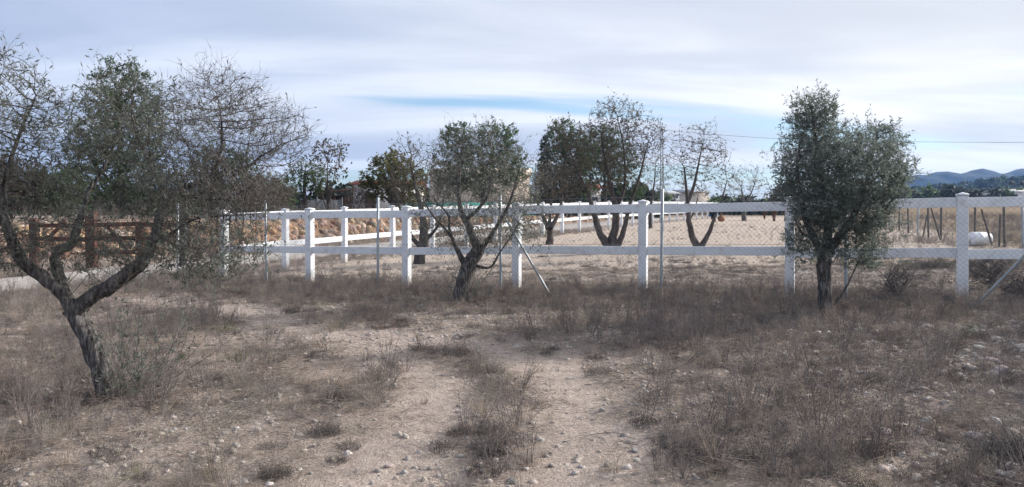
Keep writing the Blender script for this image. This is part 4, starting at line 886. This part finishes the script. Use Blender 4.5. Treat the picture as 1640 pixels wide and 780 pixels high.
# shrubs on the bank
def shrub(label, px, Yd, w, h, lmat, seedtwigs=2.2, leaves=3, **kw):
    X = (px - CX) * Yd / F; z = gz1(X, Yd); lim = []
    for i in range(5):
        a = random.uniform(0, 6.28); lim.append(([(X, Yd, z - .05), (X + math.cos(a) * w * .15, Yd + math.sin(a) * w * .15, z + h * .35), (X + math.cos(a) * w * .35, Yd + math.sin(a) * w * .35, z + h * .7)], [.03, .02, .008]))
    return tree('shrub', label, (X, Yd, z), lim, [(X, Yd, z + h * .55, w / 2, w / 2, h * .48)], kw.pop('n', 260) * 4, step=kw.pop('step', 0.10), infl=1.5, kill=kw.pop('kill', 0.14), iters=40, tip=0.005, twigs=seedtwigs, twig_len=0.3, twig_r=0.004, leaves=leaves, leaf=kw.pop('leaf', (0.10, 0.04)), lmat=lmat, bark='twig', tmat=kw.pop('tmat', 'twig'), group='shrubs', cat='shrub', sides=6, **kw)
for px, Yd, w, h, lm, lv, lab in ((20, 27, 2.6, 2.2, 'bushleaf', 3, 'brown leafy shrub on the bank at the left picture edge'), (92, 28, 2.4, 1.9, 'pine', 4, 'green shrub on the bank behind the forked olive trunk'), (425, 33, 2.6, 1.9, 'bushleaf', 2.0, 'bare brown shrub on the bank above the white corner'),
                          (395, 31, 1.8, 1.4, 'bushleaf', 2.0, 'low brown shrub on the bank just past the corner post'), (570, 38, 1.2, 1.5, 'bushleaf', 1.0, 'thin twiggy shrub before the white house wall')):
    shrub(lab, px, Yd, w, h, lm, leaves=lv)
def nearshrub(label, px, py, w, h, **kw):
    X, Yd = hit(px, py); s = Yd / F; return shrub(label, px, Yd, w * s, h * s, 'bushleaf', leaves=0.6, leaf=(0.03, 0.012), step=0.05, kill=0.07, **kw)
nearshrub('dark twiggy dry shrub by the white post on the right', 1437, 478, 46, 46, n=90)
nearshrub('dark twiggy shrub behind the rightmost white post', 1585, 462, 70, 50, n=90)
nearshrub('low dry shrub beneath the slanting steel brace on the right', 1640, 480, 60, 40, n=70)

# ------------------------------------------------------------------ buildings
def quad_box(bag, x0, x1, y0, y1, z0, z1):
    V = np.array([(x, y, z) for z in (z0, z1) for y in (y0, y1) for x in (x0, x1)], float); bag.add(V, np.array([[0, 1, 3, 2], [4, 6, 7, 5], [0, 4, 5, 1], [2, 3, 7, 6], [0, 2, 6, 4], [1, 5, 7, 3]])[:, ::-1])
def part_box(name, parent, mat, x0, x1, y0, y1, z0, z1, base):
    b = Bag(); quad_box(b, x0 - base[0], x1 - base[0], y0 - base[1], y1 - base[1], z0 - base[2], z1 - base[2]); return link(name, b.mesh(name), mat, parent)
M['wall'] = simple('white_render', [(0.3, (0.60, 0.58, 0.56)), (0.7, (0.74, 0.73, 0.71))], 0.8, 0.9)
M['wallcream'] = simple('cream_render', [(0.3, (0.50, 0.42, 0.35)), (0.7, (0.64, 0.56, 0.48))], 0.8, 0.9)
M['wallgrey'] = simple('grey_cladding', [(0.3, (0.27, 0.29, 0.32)), (0.7, (0.36, 0.38, 0.41))], 0.8, 0.7)
M['tile'] = simple('red_roof_tile', [(0.3, (0.20, 0.075, 0.05)), (0.7, (0.36, 0.16, 0.11))], 6, 0.9)
M['glass'] = simple('window_glass', [(0.3, (0.02, 0.025, 0.03)), (0.7, (0.05, 0.06, 0.07))], 2, 0.15, spec=0.6)
M['shed'] = simple('dark_boards', [(0.3, (0.035, 0.022, 0.018)), (0.7, (0.10, 0.060, 0.045))], 5, 0.9)
M['net'] = simple('teal_netting', [(0.3, (0.03, 0.16, 0.15)), (0.7, (0.06, 0.27, 0.25))], 12, 0.9)
M['netgrey'] = simple('grey_netting', [(0.3, (0.06, 0.065, 0.07)), (0.7, (0.13, 0.135, 0.145))], 12, 0.9)
def house(name, label, px0, px1, py_top, Yd, depth, mat, roof='tile', wins=(), zb=None, pitch=0.55, cat='house', group=None, eave=0.25):
    x0 = (px0 - CX) * Yd / F; x1 = (px1 - CX) * Yd / F; zt = EYE + (HZ - py_top) * Yd / F; zb = gz1((x0 + x1) / 2, Yd) - 0.3 if zb is None else zb; xc = (x0 + x1) / 2
    b = (xc, Yd, zb); r = empty(name, b, label, cat, group)
    part_box('wall', r, mat, x0, x1, Yd, Yd + depth, zb, zt - pitch, b)
    V = []; e = eave; zr = zt - pitch + 0.003; ye0, ye1 = -e, depth + e; hx = (x1 - x0) / 2 + e; th = 0.12
    yr = depth / 2; zz = zr - zb
    V = np.array([(-hx, ye0, zz), (hx, ye0, zz), (hx, yr, zz + pitch), (-hx, yr, zz + pitch), (-hx, ye1, zz), (hx, ye1, zz), (-hx, ye0, zz + th), (hx, ye0, zz + th), (hx, yr, zz + pitch + th), (-hx, yr, zz + pitch + th), (-hx, ye1, zz + th), (hx, ye1, zz + th)], float)
    Q = np.array([[0, 1, 2, 3], [3, 2, 5, 4], [6, 9, 8, 7], [9, 10, 11, 8], [0, 6, 7, 1], [4, 5, 11, 10], [0, 3, 9, 6], [3, 4, 10, 9], [1, 7, 8, 2], [2, 8, 11, 5]])
    rf = link('roof', mesh_np('roof', V, [Q]), M[roof], r)
    for (wx, wz, ww, wh, nm) in wins:
        w = part_box('window' if nm == 'w' else 'door', r, M['woodgrey'], xc + wx - ww / 2, xc + wx + ww / 2, Yd - 0.04, Yd - 0.003, zb + 0.3 + wz, zb + 0.3 + wz + wh, b)
        part_box('pane', w, M['glass'] if nm == 'w' else M['shed'], xc + wx - ww / 2 + .07, xc + wx + ww / 2 - .07, Yd - 0.06, Yd - 0.043, zb + 0.3 + wz + .07, zb + 0.3 + wz + wh - .07, b)
    return r
house('white_house', 'small white house with red tiled roof edge beside the wooden shed', 566, 668, 289, 60, 5, M['wall'], wins=[(1.2, 1.0, 0.9, 1.0, 'w'), (-1.2, 0.0, 0.9, 2.0, 'd')], pitch=0.35)
house('cream_house', 'pale two-storey house glimpsed through the airy olive crown', 688, 848, 268, 70, 7, M['wallcream'], roof='wallcream', wins=[(-2.6, 2.9, 0.9, 1.1, 'w'), (0.0, 2.9, 0.9, 1.1, 'w'), (2.6, 2.9, 0.9, 1.1, 'w')], pitch=0.8)
house('white_house', 'white house wall shining between the cypress and almond stems', 934, 962, 296, 75, 5, M['wall'], wins=[(0.3, 1.2, 0.6, 0.8, 'w')], pitch=0.4)
house('grey_shed', 'low grey-blue industrial shed far beyond the paddock', 1040, 1088, 306, 120, 9, M['wallgrey'], roof='wallgrey', wins=[(0.8, 0.3, 1.6, 2.2, 'd')], pitch=0.5, cat='shed')
house('cream_warehouse', 'long pale building far beyond the paddock near the grey shed', 1090, 1136, 304, 130, 9, M['wallcream'], roof='wallgrey', wins=[(-1.4, 1.2, 0.9, 0.9, 'w'), (0.6, 1.2, 0.9, 0.9, 'w')], pitch=0.5, cat='building')
house('white_villa', 'white building among trees below the dark hill', 1606, 1668, 303, 210, 9, M['wall'], roof='wall', wins=[(-3, 5.0, 1.2, 1.2, 'w'), (0, 5.0, 1.2, 1.2, 'w'), (3, 5.0, 1.2, 1.2, 'w')], pitch=0.8, cat='building')
# wooden shed: posts, boarded back, sloping roof
Yd = 54; x0, x1 = (514 - CX) * Yd / F, (557 - CX) * Yd / F; zb = gz1((x0 + x1) / 2, Yd); b = ((x0 + x1) / 2, Yd, zb)
r = empty('wooden_shed', b, 'dark open wooden shed with sloping roof next to the white house', 'shed')
zl, zr = EYE + (HZ - 311) * Yd / F, EYE + (HZ - 305) * Yd / F
for x in (x0, (x0 + x1) / 2, x1): part_box('post', r, M['shed'], x - .06, x + .06, Yd - .06, Yd + .06, zb - .1, zl - .05, b)
part_box('back_wall', r, M['shed'], x0, x1, Yd + 1.8, Yd + 1.9, zb - .1, zl - .05, b)
V = np.array([(x0 - .2, Yd - .3, zl), (x1 + .2, Yd - .3, zr), (x1 + .2, Yd + 2.1, zr + .1), (x0 - .2, Yd + 2.1, zl + .1)]) - np.array(b); V = np.concatenate([V, V + np.array([0, 0, .12])])
link('roof', mesh_np('shed_roof', V, [np.array([[3, 2, 1, 0], [4, 5, 6, 7], [0, 1, 5, 4], [1, 2, 6, 5], [2, 3, 7, 6], [3, 0, 4, 7]])]), M['shed'], r)
def netfence(name, label, px0, px1, py_top, Yd0, Yd1, mat, n):
    P = []
    for i in range(n + 1):
        t = i / n; Yd = Yd0 + (Yd1 - Yd0) * t; x = (px0 + (px1 - px0) * t - CX) * Yd / F; P.append((x, Yd, gz1(x, Yd), EYE + (HZ - py_top) * Yd / F))
    b = Vector(P[0][:3]); r = empty(name, b, label, 'fence')
    for i, p in enumerate(P):
        V, Q = sweep([Vector((p[0], p[1], p[2] - .1)) - b, Vector((p[0], p[1], (p[2] + p[3]) / 2)) - b, Vector((p[0], p[1], p[3] + .08)) - b], [.03, .03, .03], 8); link('post', mesh_np('net_post', V, [Q], True), M['galv'], r)
    for p, q in zip(P[:-1], P[1:]):
        m = 8; V = []
        for s in range(m + 1):
            t = s / m; x = p[0] + (q[0] - p[0]) * t; y = p[1] + (q[1] - p[1]) * t - .035 + .03 * math.sin(t * 9 + p[0]); zt = p[3] + (q[3] - p[3]) * t - .10 * math.sin(t * math.pi); zb_ = p[2] + (q[2] - p[2]) * t + .04
            for dy in (0, .012): V += [(x, y + dy, zb_), (x, y + dy, zt)]
        V = np.array(V) - np.array(b); Q = []
        for s in range(m):
            o = s * 4; Q += [[o, o + 4, o + 5, o + 1], [o + 2, o + 3, o + 7, o + 6], [o + 1, o + 5, o + 7, o + 3]]
        link('netting', mesh_np('netting', V, [np.array(Q)]), mat, r)
    return r
netfence('shade_net_fence', 'teal shade netting on posts behind the side fence', 650, 858, 323, 44, 60, M['net'], 6)
netfence('screen_fence', 'dark grey screen netting in front of the wooden shed', 488, 548, 318, 48, 49, M['netgrey'], 3)

# ------------------------------------------------------------------ lattice mast and overhead line
Yd = 55; X = (1060 - CX) * Yd / F; z = gz1(X, Yd); zt = EYE + (HZ - 206) * Yd / F; b = Vector((X, Yd, z))
mr = empty('lattice_mast', b, 'slim steel lattice mast carrying the overhead line', 'mast')
h = zt - z; c4 = [(-.13, -.13), (.13, -.13), (.13, .13), (-.13, .13)]
for cx_, cy_ in c4:
    V, Q = tubes(np.array([[cx_, cy_, -.2]]), np.array([[cx_ * .45, cy_ * .45, h]]), [.022], [.016], 4); link('leg', mesh_np('mast_leg', V, [Q]), M['galv'], mr)
A = []; B = []; n = 22
for i in range(n):
    for k in range(4):
        f0, f1 = i / n, (i + 1) / n; a = np.array(c4[k]) * (1 - .55 * f0); c = np.array(c4[(k + 1) % 4]) * (1 - .55 * f1)
        if i % 2: a, c = np.array(c4[(k + 1) % 4]) * (1 - .55 * f0), np.array(c4[k]) * (1 - .55 * f1)
        A.append((*a, f0 * h)); B.append((*c, f1 * h))
V, Q = tubes(A, B, np.full(len(A), .010), np.full(len(A), .010), 4); o = link('lattice', mesh_np('lattice', V, [Q]), M['galv'], mr); o['kind'] = 'stuff'
M['cable'] = simple('black_cable', [(0.3, (0.02, 0.02, 0.022)), (0.7, (0.04, 0.04, 0.045))], 3, 0.6)
wpts = [(1060, 208, 55), (1105, 212.5, 53), (1166, 217, 50.5), (1235, 221.5, 48), (1345, 225.5, 45), (1455, 227, 42.5), (1560, 227.8, 40.5), (1640, 227.8, 39), (1760, 225, 37), (1960, 215, 34)]
P, R = resample([at(*w) for w in wpts], [.009] * len(wpts), 0.5)
V, Q = tubes(P[:-1] - P[0], P[1:] - P[0], R[:-1], R[1:], 5); o = link('overhead_cable', mesh_np('overhead_cable', V, [Q], True), M['cable'], None, P[0]); tag(o, 'thin black overhead cable crossing the sky from the lattice mast', 'cable')

# ------------------------------------------------------------------ horse at the end of the paddock
def skinned(name, joints, edges, mat, root=0, sub=2):
    me = bpy.data.meshes.new(name); me.from_pydata([j[:3] for j in joints], edges, []); o = bpy.data.objects.new(name, me); COL.objects.link(o)
    m = o.modifiers.new('skin', 'SKIN'); 
    for i, j in enumerate(joints): d = me.skin_vertices[0].data[i]; d.radius = (j[3], j[4] if len(j) > 4 else j[3]); d.use_root = (i == root)
    o.modifiers.new('sub', 'SUBSURF').levels = sub; o.modifiers['sub'].render_levels = sub
    dg = bpy.context.evaluated_depsgraph_get(); me2 = bpy.data.meshes.new_from_object(o.evaluated_get(dg)); o.modifiers.clear(); o.data = me2; me2.name = name
    bpy.data.meshes.remove(me); me2.materials.clear(); me2.materials.append(mat); me2.polygons.foreach_set('use_smooth', np.ones(len(me2.polygons), bool)); return o
M['horse'] = simple('chestnut_coat', [(0.3, (0.05, 0.022, 0.014)), (0.7, (0.12, 0.05, 0.03))], 3, 0.6)
M['mane'] = simple('dark_mane', [(0.3, (0.012, 0.010, 0.010)), (0.7, (0.03, 0.025, 0.022))], 12, 0.8)
J = [(-.05, 0, 1.12, .24, .27), (.42, 0, 1.15, .23, .28), (.66, 0, 1.22, .17, .22), (.95, 0, 1.02, .13, .15), (1.18, 0, .74, .10, .12), (1.30, 0, .60, .095, .10), (1.30, 0, .40, .07, .075), (1.29, 0, .22, .055, .06),
     (-.45, 0, 1.18, .23, .26), (-.70, 0, 1.16, .17, .20)]
E = [(0, 1), (1, 2), (2, 3), (3, 4), (4, 5), (5, 6), (6, 7), (0, 8), (8, 9)]
for s in (-1, 1):
    k = len(J); J += [(.50, s * .15, .88, .11), (.50 + s * .05, s * .16, .50, .065), (.49 + s * .07, s * .16, .26, .045), (.50 + s * .08, s * .16, .06, .055)]; E += [(1, k), (k, k + 1), (k + 1, k + 2), (k + 2, k + 3)]
    k = len(J); J += [(-.58, s * .15, .92, .16, .15), (-.50 - s * .08, s * .16, .72, .10), (-.68 - s * .10, s * .16, .50, .06), (-.66 - s * .10, s * .16, .26, .045), (-.62 - s * .1, s * .16, .06, .055)]; E += [(8, k), (k, k + 1), (k + 1, k + 2), (k + 2, k + 3), (k + 3, k + 4)]
X = (1249 - CX) * 52 / F; hz = gz1(X, 52)
body = skinned('body', J, E, M['horse'])
hr = empty('horse', (X, 52, hz), 'chestnut horse grazing at the far end of the paddock', 'horse', rz=math.radians(200)); body.parent = hr; body.location = (0, 0, -.01)
tl = skinned('tail', [(-.86, 0, 1.22, .05), (-.98, 0, 1.02, .07), (-1.0, 0, .72, .07), (-.98, 0, .45, .03)], [(0, 1), (1, 2), (2, 3)], M['mane'], sub=1); tl.parent = hr
mn = skinned('mane', [(.55, 0, 1.44, .03, .06), (.80, 0, 1.28, .03, .09), (1.05, 0, 1.02, .03, .09), (1.24, 0, .74, .025, .06)], [(0, 1), (1, 2), (2, 3)], M['mane'], sub=1); mn.parent = hr
for s in (-1, 1):
    V = np.array([(1.24, s * .05, .66), (1.30, s * .09, .67), (1.25, s * .10, .63), (1.22, s * .09, .80)]); e = link('ear', mesh_np('ear', V, [np.array([[0, 1, 3], [1, 2, 3], [2, 0, 3], [0, 2, 1]])]), M['horse'], hr)

# ------------------------------------------------------------------ jacket and straw bag hung in the almond
M['blue'] = simple('blue_cloth', [(0.3, (0.02, 0.10, 0.22)), (0.7, (0.04, 0.20, 0.36))], 8, 0.9)
M['black'] = simple('black_cloth', [(0.3, (0.008, 0.009, 0.012)), (0.7, (0.025, 0.026, 0.032))], 8, 0.9)
M['tan'] = simple('tan_cloth', [(0.3, (0.20, 0.10, 0.055)), (0.7, (0.34, 0.19, 0.11))], 14, 0.9)
Xj, Yj = hit(1118, 408); Yj -= 0.12
jp = Vector(at(1143, 338, Yj)); jr = empty('jacket', jp, 'blue and black jacket hung over a branch of the sparse almond tree', 'jacket')
def drape(name, wtop, wbot, hh, mat, off, fold=7, thick=0.05, seed=0):
    n, m = 20, 10; V = []
    for j in range(m + 1):
        t = j / m; w = wtop + (wbot - wtop) * t; th = thick * (0.5 + 0.9 * math.sin(min(1, t * 1.3 + .15) * math.pi * .75))
        for i in range(n):
            a = 2 * math.pi * i / n; rr = 1 + 0.16 * math.sin(fold * a + seed + t * 1.4) * t
            V.append((off[0] + math.cos(a) * w / 2 * rr + .02 * math.sin(t * 5 + seed), off[1] + math.sin(a) * th * rr, off[2] - t * hh * (1 + .08 * math.sin(2 * a + seed))))
    Q = [[j * n + i, j * n + (i + 1) % n, (j + 1) * n + (i + 1) % n, (j + 1) * n + i] for j in range(m) for i in range(n)]
    me = mesh_np(name, np.array(V), [np.array(Q), np.array([list(range(n))[::-1]]), np.array([list(range(m * n, m * n + n))])] if False else [np.array(Q)], True); me.materials.append(mat); return me
link('body', drape('jacket_body', .13, .24, .20, M['blue'], (0, 0, .06)), None, jr); link('sleeve', drape('jacket_sleeve', .11, .06, .30, M['black'], (.01, -.05, .0), 4, .05, 2), None, jr); link('sleeve', drape('jacket_sleeve_b', .10, .06, .22, M['black'], (-.06, -.02, .0), 4, .045, 4), None, jr)
bgp = Vector(at(1155, 349, Yj)); br = empty('cloth_bag', bgp, 'round tan bag hanging beside the blue jacket in the almond', 'bag')
link('pouch', lathe('bag_pouch', [(0.012, .11), (.03, .10), (.022, .085), (.05, .06), (.085, .02), (.095, -.03), (.08, -.075), (.045, -.10), (.004, -.105)], 18, M['tan']), None, br)
V, Q = sweep([(0, 0, .10), (-.02, .01, .17), (-.05, .02, .24)], [.006, .006, .006], 6); link('cord', mesh_np('bag_cord', V, [Q], True), M['tan'], br)

# ------------------------------------------------------------------ single stones and clumps near the camera
smesh = [rock_mesh('stone', 600 + i, 2, 0.55) for i in range(8)]
ORD = 'first second third fourth fifth sixth seventh eighth ninth tenth eleventh twelfth thirteenth fourteenth fifteenth sixteenth'.split()
def single_out(objs, label, bands):
    """one label each: by depth band, then by order from the left"""
    objs = sorted(objs, key=lambda o: -o.location.y); n = len(bands); k = math.ceil(len(objs) / n)
    for i, bn in enumerate(bands):
        for j, o in enumerate(sorted(objs[i * k:(i + 1) * k], key=lambda o: o.location.x / o.location.y)): o['label'] = f'{label}, {bn}{ORD[j]} from the left'
B3 = ('farthest row, ', 'middle row, ', 'nearest row, ')
def stones(n, region, smin, smax, label, group, meshes=smesh, name='stone', bands=('',)):
    out = []
    for _ in range(n):
        px, py = region(); X, Yd = hit(px, py); s = random.uniform(smin, smax); z = float(ground_z(np.array([X]), np.array([Yd]))[0])
        o = link(name, random.choice(meshes), None, None, (X, Yd, z + s * 0.06)); o.scale = (s, s * random.uniform(.7, 1.0), s * random.uniform(.7, 1.0)); o.rotation_euler = (random.uniform(-.3, .3), random.uniform(-.3, .3), random.uniform(0, 6.28)); tag(o, label, 'stone', group); out.append(o)
    single_out(out, label, bands)
U = random.uniform
stones(42, lambda: (U(1330, 1640), U(560, 778)), 0.05, 0.13, 'pale cobble at lower right', 'cobbles on the stony mound', bands=B3)
stones(14, lambda: (U(1560, 1640), U(535, 620)), 0.10, 0.22, 'large pale stone on the right-hand mound', 'large stones on the mound')
stones(30, lambda: (U(1040, 1330), U(600, 778)), 0.04, 0.09, 'pale stone between weeds below the dense olive', 'stones between the weeds', bands=B3)
stones(24, lambda: (U(820, 1040), U(570, 775)), 0.035, 0.075, 'pale stone on the bare path right of centre', 'stones on the wide path', bands=B3[::2])
stones(20, lambda: (U(440, 800), U(540, 775)), 0.035, 0.07, 'pale stone along the curving path', 'stones on the curving path', bands=B3[::2])
stones(20, lambda: (U(0, 420), U(520, 778)), 0.04, 0.08, 'pale stone in grass near the gnarled olive', 'stones near the gnarled olive', bands=B3[::2])
stones(10, lambda: (U(470, 700), U(497, 540)), 0.06, 0.11, 'pale stone at the far end of the path', 'stones at the path end')
# tall single weeds that stand out
tall = [forb('tall_weed', 700 + i, 0.50, 8 + i, 0.45, 0.0055) for i in range(4)]
darkclump = [matclump('twig_clump', 720 + i, 0.20, 300, 0.15) for i in range(3)]
def weeds(spots, meshes, name, label, group, s0, s1, bands=('',)):
    out = []
    for px, py in spots:
        X, Yd = hit(px, py); z = float(ground_z(np.array([X]), np.array([Yd]))[0]); o = link(name, random.choice(meshes), None, None, (X, Yd, z - .01)); s = random.uniform(s0, s1); o.scale = (s, s, s); o.rotation_euler = (0, 0, random.uniform(0, 6.28)); tag(o, label, 'weed', group); out.append(o)
    single_out(out, label, bands)
weeds([(U(1020, 1460), U(540, 770)) for _ in range(39)], tall, 'tall_weed', 'tall withered weed below the dense olive', 'tall weeds before the dense olive', 0.5, 1.0, B3)
weeds([(U(860, 1120), U(500, 560)) for _ in range(22)], tall, 'tall_weed', 'tall weed on the dark band right of centre', 'tall weeds along the fence band', 0.6, 1.1, B3[::2])
weeds([(U(0, 300), U(540, 700)) for _ in range(14)], tall, 'tall_weed', 'tall weed near the gnarled olive', 'tall weeds near the gnarled olive', 0.5, 0.9)
weeds([(785, 690), (805, 706), (762, 712), (735, 690), (790, 725)], darkclump, 'twiggy_weed', 'dark twiggy clump between the two bare paths', 'dark clumps between the paths', 0.4, 0.8)
weeds([(540, 640), (500, 625), (560, 710), (520, 690), (540, 735), (440, 765), (330, 760)], darkclump, 'twiggy_weed', 'dark twiggy clump left of the bare path', 'dark clumps left of the path', 0.45, 0.9)
weeds([(1618, 742), (1634, 730)], darkclump, 'twiggy_weed', 'big dark clump in the lower right corner', 'dark clumps in the corner', 1.2, 1.6)
weeds([(1478, 436), (1492, 433), (1506, 436)], darkclump, 'twiggy_weed', 'dark dead clump on the soil past the right-hand rails', 'dark clumps in the paddock', 1.6, 2.2)
# bleached dead branches on the ground
def dead_branch(label, px, py, length, ang, seed):
    r = np.random.default_rng(seed); X, Yd = hit(px, py); z = float(ground_z(np.array([X]), np.array([Yd]))[0]); bag = Bag()
    def grow(p, d, l, rad, lev):
        pts = [p]
        for i in range(6): d = unit(d + r.normal(0, .16, 3) * np.array([1, 1, .5])); p = p + d * l / 6; pts.append(p)
        P, R = resample(pts, np.linspace(rad, rad * .35, 7), .03); V, Q = sweep(P, R, 6); bag.add(V, Q)
        if lev:
            for k in (2, 3, 4, 5): grow(pts[k], unit(d + r.normal(0, .7, 3) * np.array([1, 1, .35]) + np.array([0, 0, .12])), l * r.uniform(.3, .5), rad * .5, lev - 1)
    grow(np.zeros(3), np.array([math.cos(ang), math.sin(ang), .10]), length, .006, 2)
    o = link('dead_branch', bag.mesh('dead_branch', True), M['bleached'], None, (X, Yd, z + .02)); tag(o, label, 'branch', 'bleached dead branches')
M['bleached'] = simple('bleached_wood', [(0.3, (0.24, 0.215, 0.20)), (0.7, (0.40, 0.37, 0.345))], 12, 0.9, 0.004)
dead_branch('bleached dead branch lying in weeds left of the stony mound', 1440, 600, .75, .2, 1)
dead_branch('small bleached twig sticking up among cobbles at lower right', 1505, 745, .35, .9, 2)
dead_branch('bleached branch in tall grass beside the large pale stones', 1520, 590, .6, 1.2, 3)
dead_branch('pale fallen branch on soil behind the white post at right', 1500, 470, .9, -.3, 4)
dead_branch('thin pale twig lying beside the suckers of the gnarled olive', 262, 618, .45, .4, 5)

# ------------------------------------------------------------------ far wood, tree line
def far_tree(seed, h, w, lmat):
    r = np.random.default_rng(seed); n = 260; c = unit(r.normal(0, 1, (n, 3))) * (r.uniform(0, 1, (n, 1)) ** 0.4) * np.array([w / 2, w / 2, h * .42]) + np.array([0, 0, h * .58]); c += r.normal(0, .06 * w, (n, 3))
    me = leaves_mesh('far_crown', c, r.normal(0, 1, (n, 3)), h * .16, h * .12, M[lmat], np.clip(r.normal(.5, .22, n) + (c[:, 2] / h - .6) * .4, 0, 1)); return me
fars = [proto('far_tree_source', far_tree(800 + i, 1.0, [.9, .7, 1.1, .6][i], ['cypress', 'pine', 'cypress', 'cypress'][i])) for i in range(4)]
def wood(name, label, X, Yw, Z, s):
    w = rng.integers(0, 4, len(X))
    for i in range(4):
        k = w == i; m = int(k.sum())
        if m: scatter(name, np.stack([X[k], Yw[k], Z[k]], 1), np.stack([np.zeros(m), np.zeros(m), rng.uniform(0, 6.28, m)], 1), np.repeat(s[k][:, None], 3, 1), fars[i], label)
n = 5200; P = np.array(HILL, float); Yw = rng.uniform(430, 625, n); c = rng.uniform(1150, 2000, n); X = (c - CX) * Yw / F
H = np.interp(X / 620 * F + CX, P[:, 0], (HZ - P[:, 1]) * 620 / F); Z = -2 + (H + 2) * np.clip(1 - np.abs(Yw - 620) / 190, 0, 1) ** .85
wood('far_wood', 'dark trees covering the hill below the mountains', X, Yw, Z - 1.0, rng.uniform(3.5, 7.5, n))
n = 420; c = rng.uniform(1380, 1900, n); Yw = rng.uniform(200, 330, n); X = (c - CX) * Yw / F; wood('far_trees', 'dark tree line across the brown field', X, Yw, ground_z(X, Yw, False) - .5, rng.uniform(2.2, 5.2, n))
n = 150; c = rng.uniform(1130, 1330, n); Yw = rng.uniform(120, 190, n); X = (c - CX) * Yw / F; wood('far_hedge', 'dark low hedge trees beyond the paddock', X, Yw, ground_z(X, Yw, False) - .4, rng.uniform(2.2, 4.2, n))
n = 420; c = rng.uniform(-250, 1080, n); Yw = rng.uniform(70, 170, n); X = (c - CX) * Yw / F; wood('background_wood', 'low trees and scrub far beyond the houses', X, Yw, ground_z(X, Yw, False) - .4, rng.uniform(1.8, 4.2, n))

# ------------------------------------------------------------------ haze
hb = Bag(); quad_box(hb, -2900, 2900, -290, 2900, -5.0, 150.0)
haze = link('haze', hb.mesh('haze')); tag(haze, 'pale blue haze over the far hills', kind='stuff')
hm = bpy.data.materials.new('haze'); hm.use_nodes = True; t = hm.node_tree; t.nodes.clear(); vo = nd(t, 'ShaderNodeVolumePrincipled'); vo.inputs['Color'].default_value = (0.26, 0.50, 1.0, 1); vo.inputs['Density'].default_value = 0.00018; vo.inputs['Anisotropy'].default_value = 0.2; vo.inputs['Density Attribute'].default_value = ''
hm.cycles.homogeneous_volume = True
out = nd(t, 'ShaderNodeOutputMaterial'); t.links.new(vo.outputs[0], out.inputs['Volume']); haze.data.materials.append(hm)
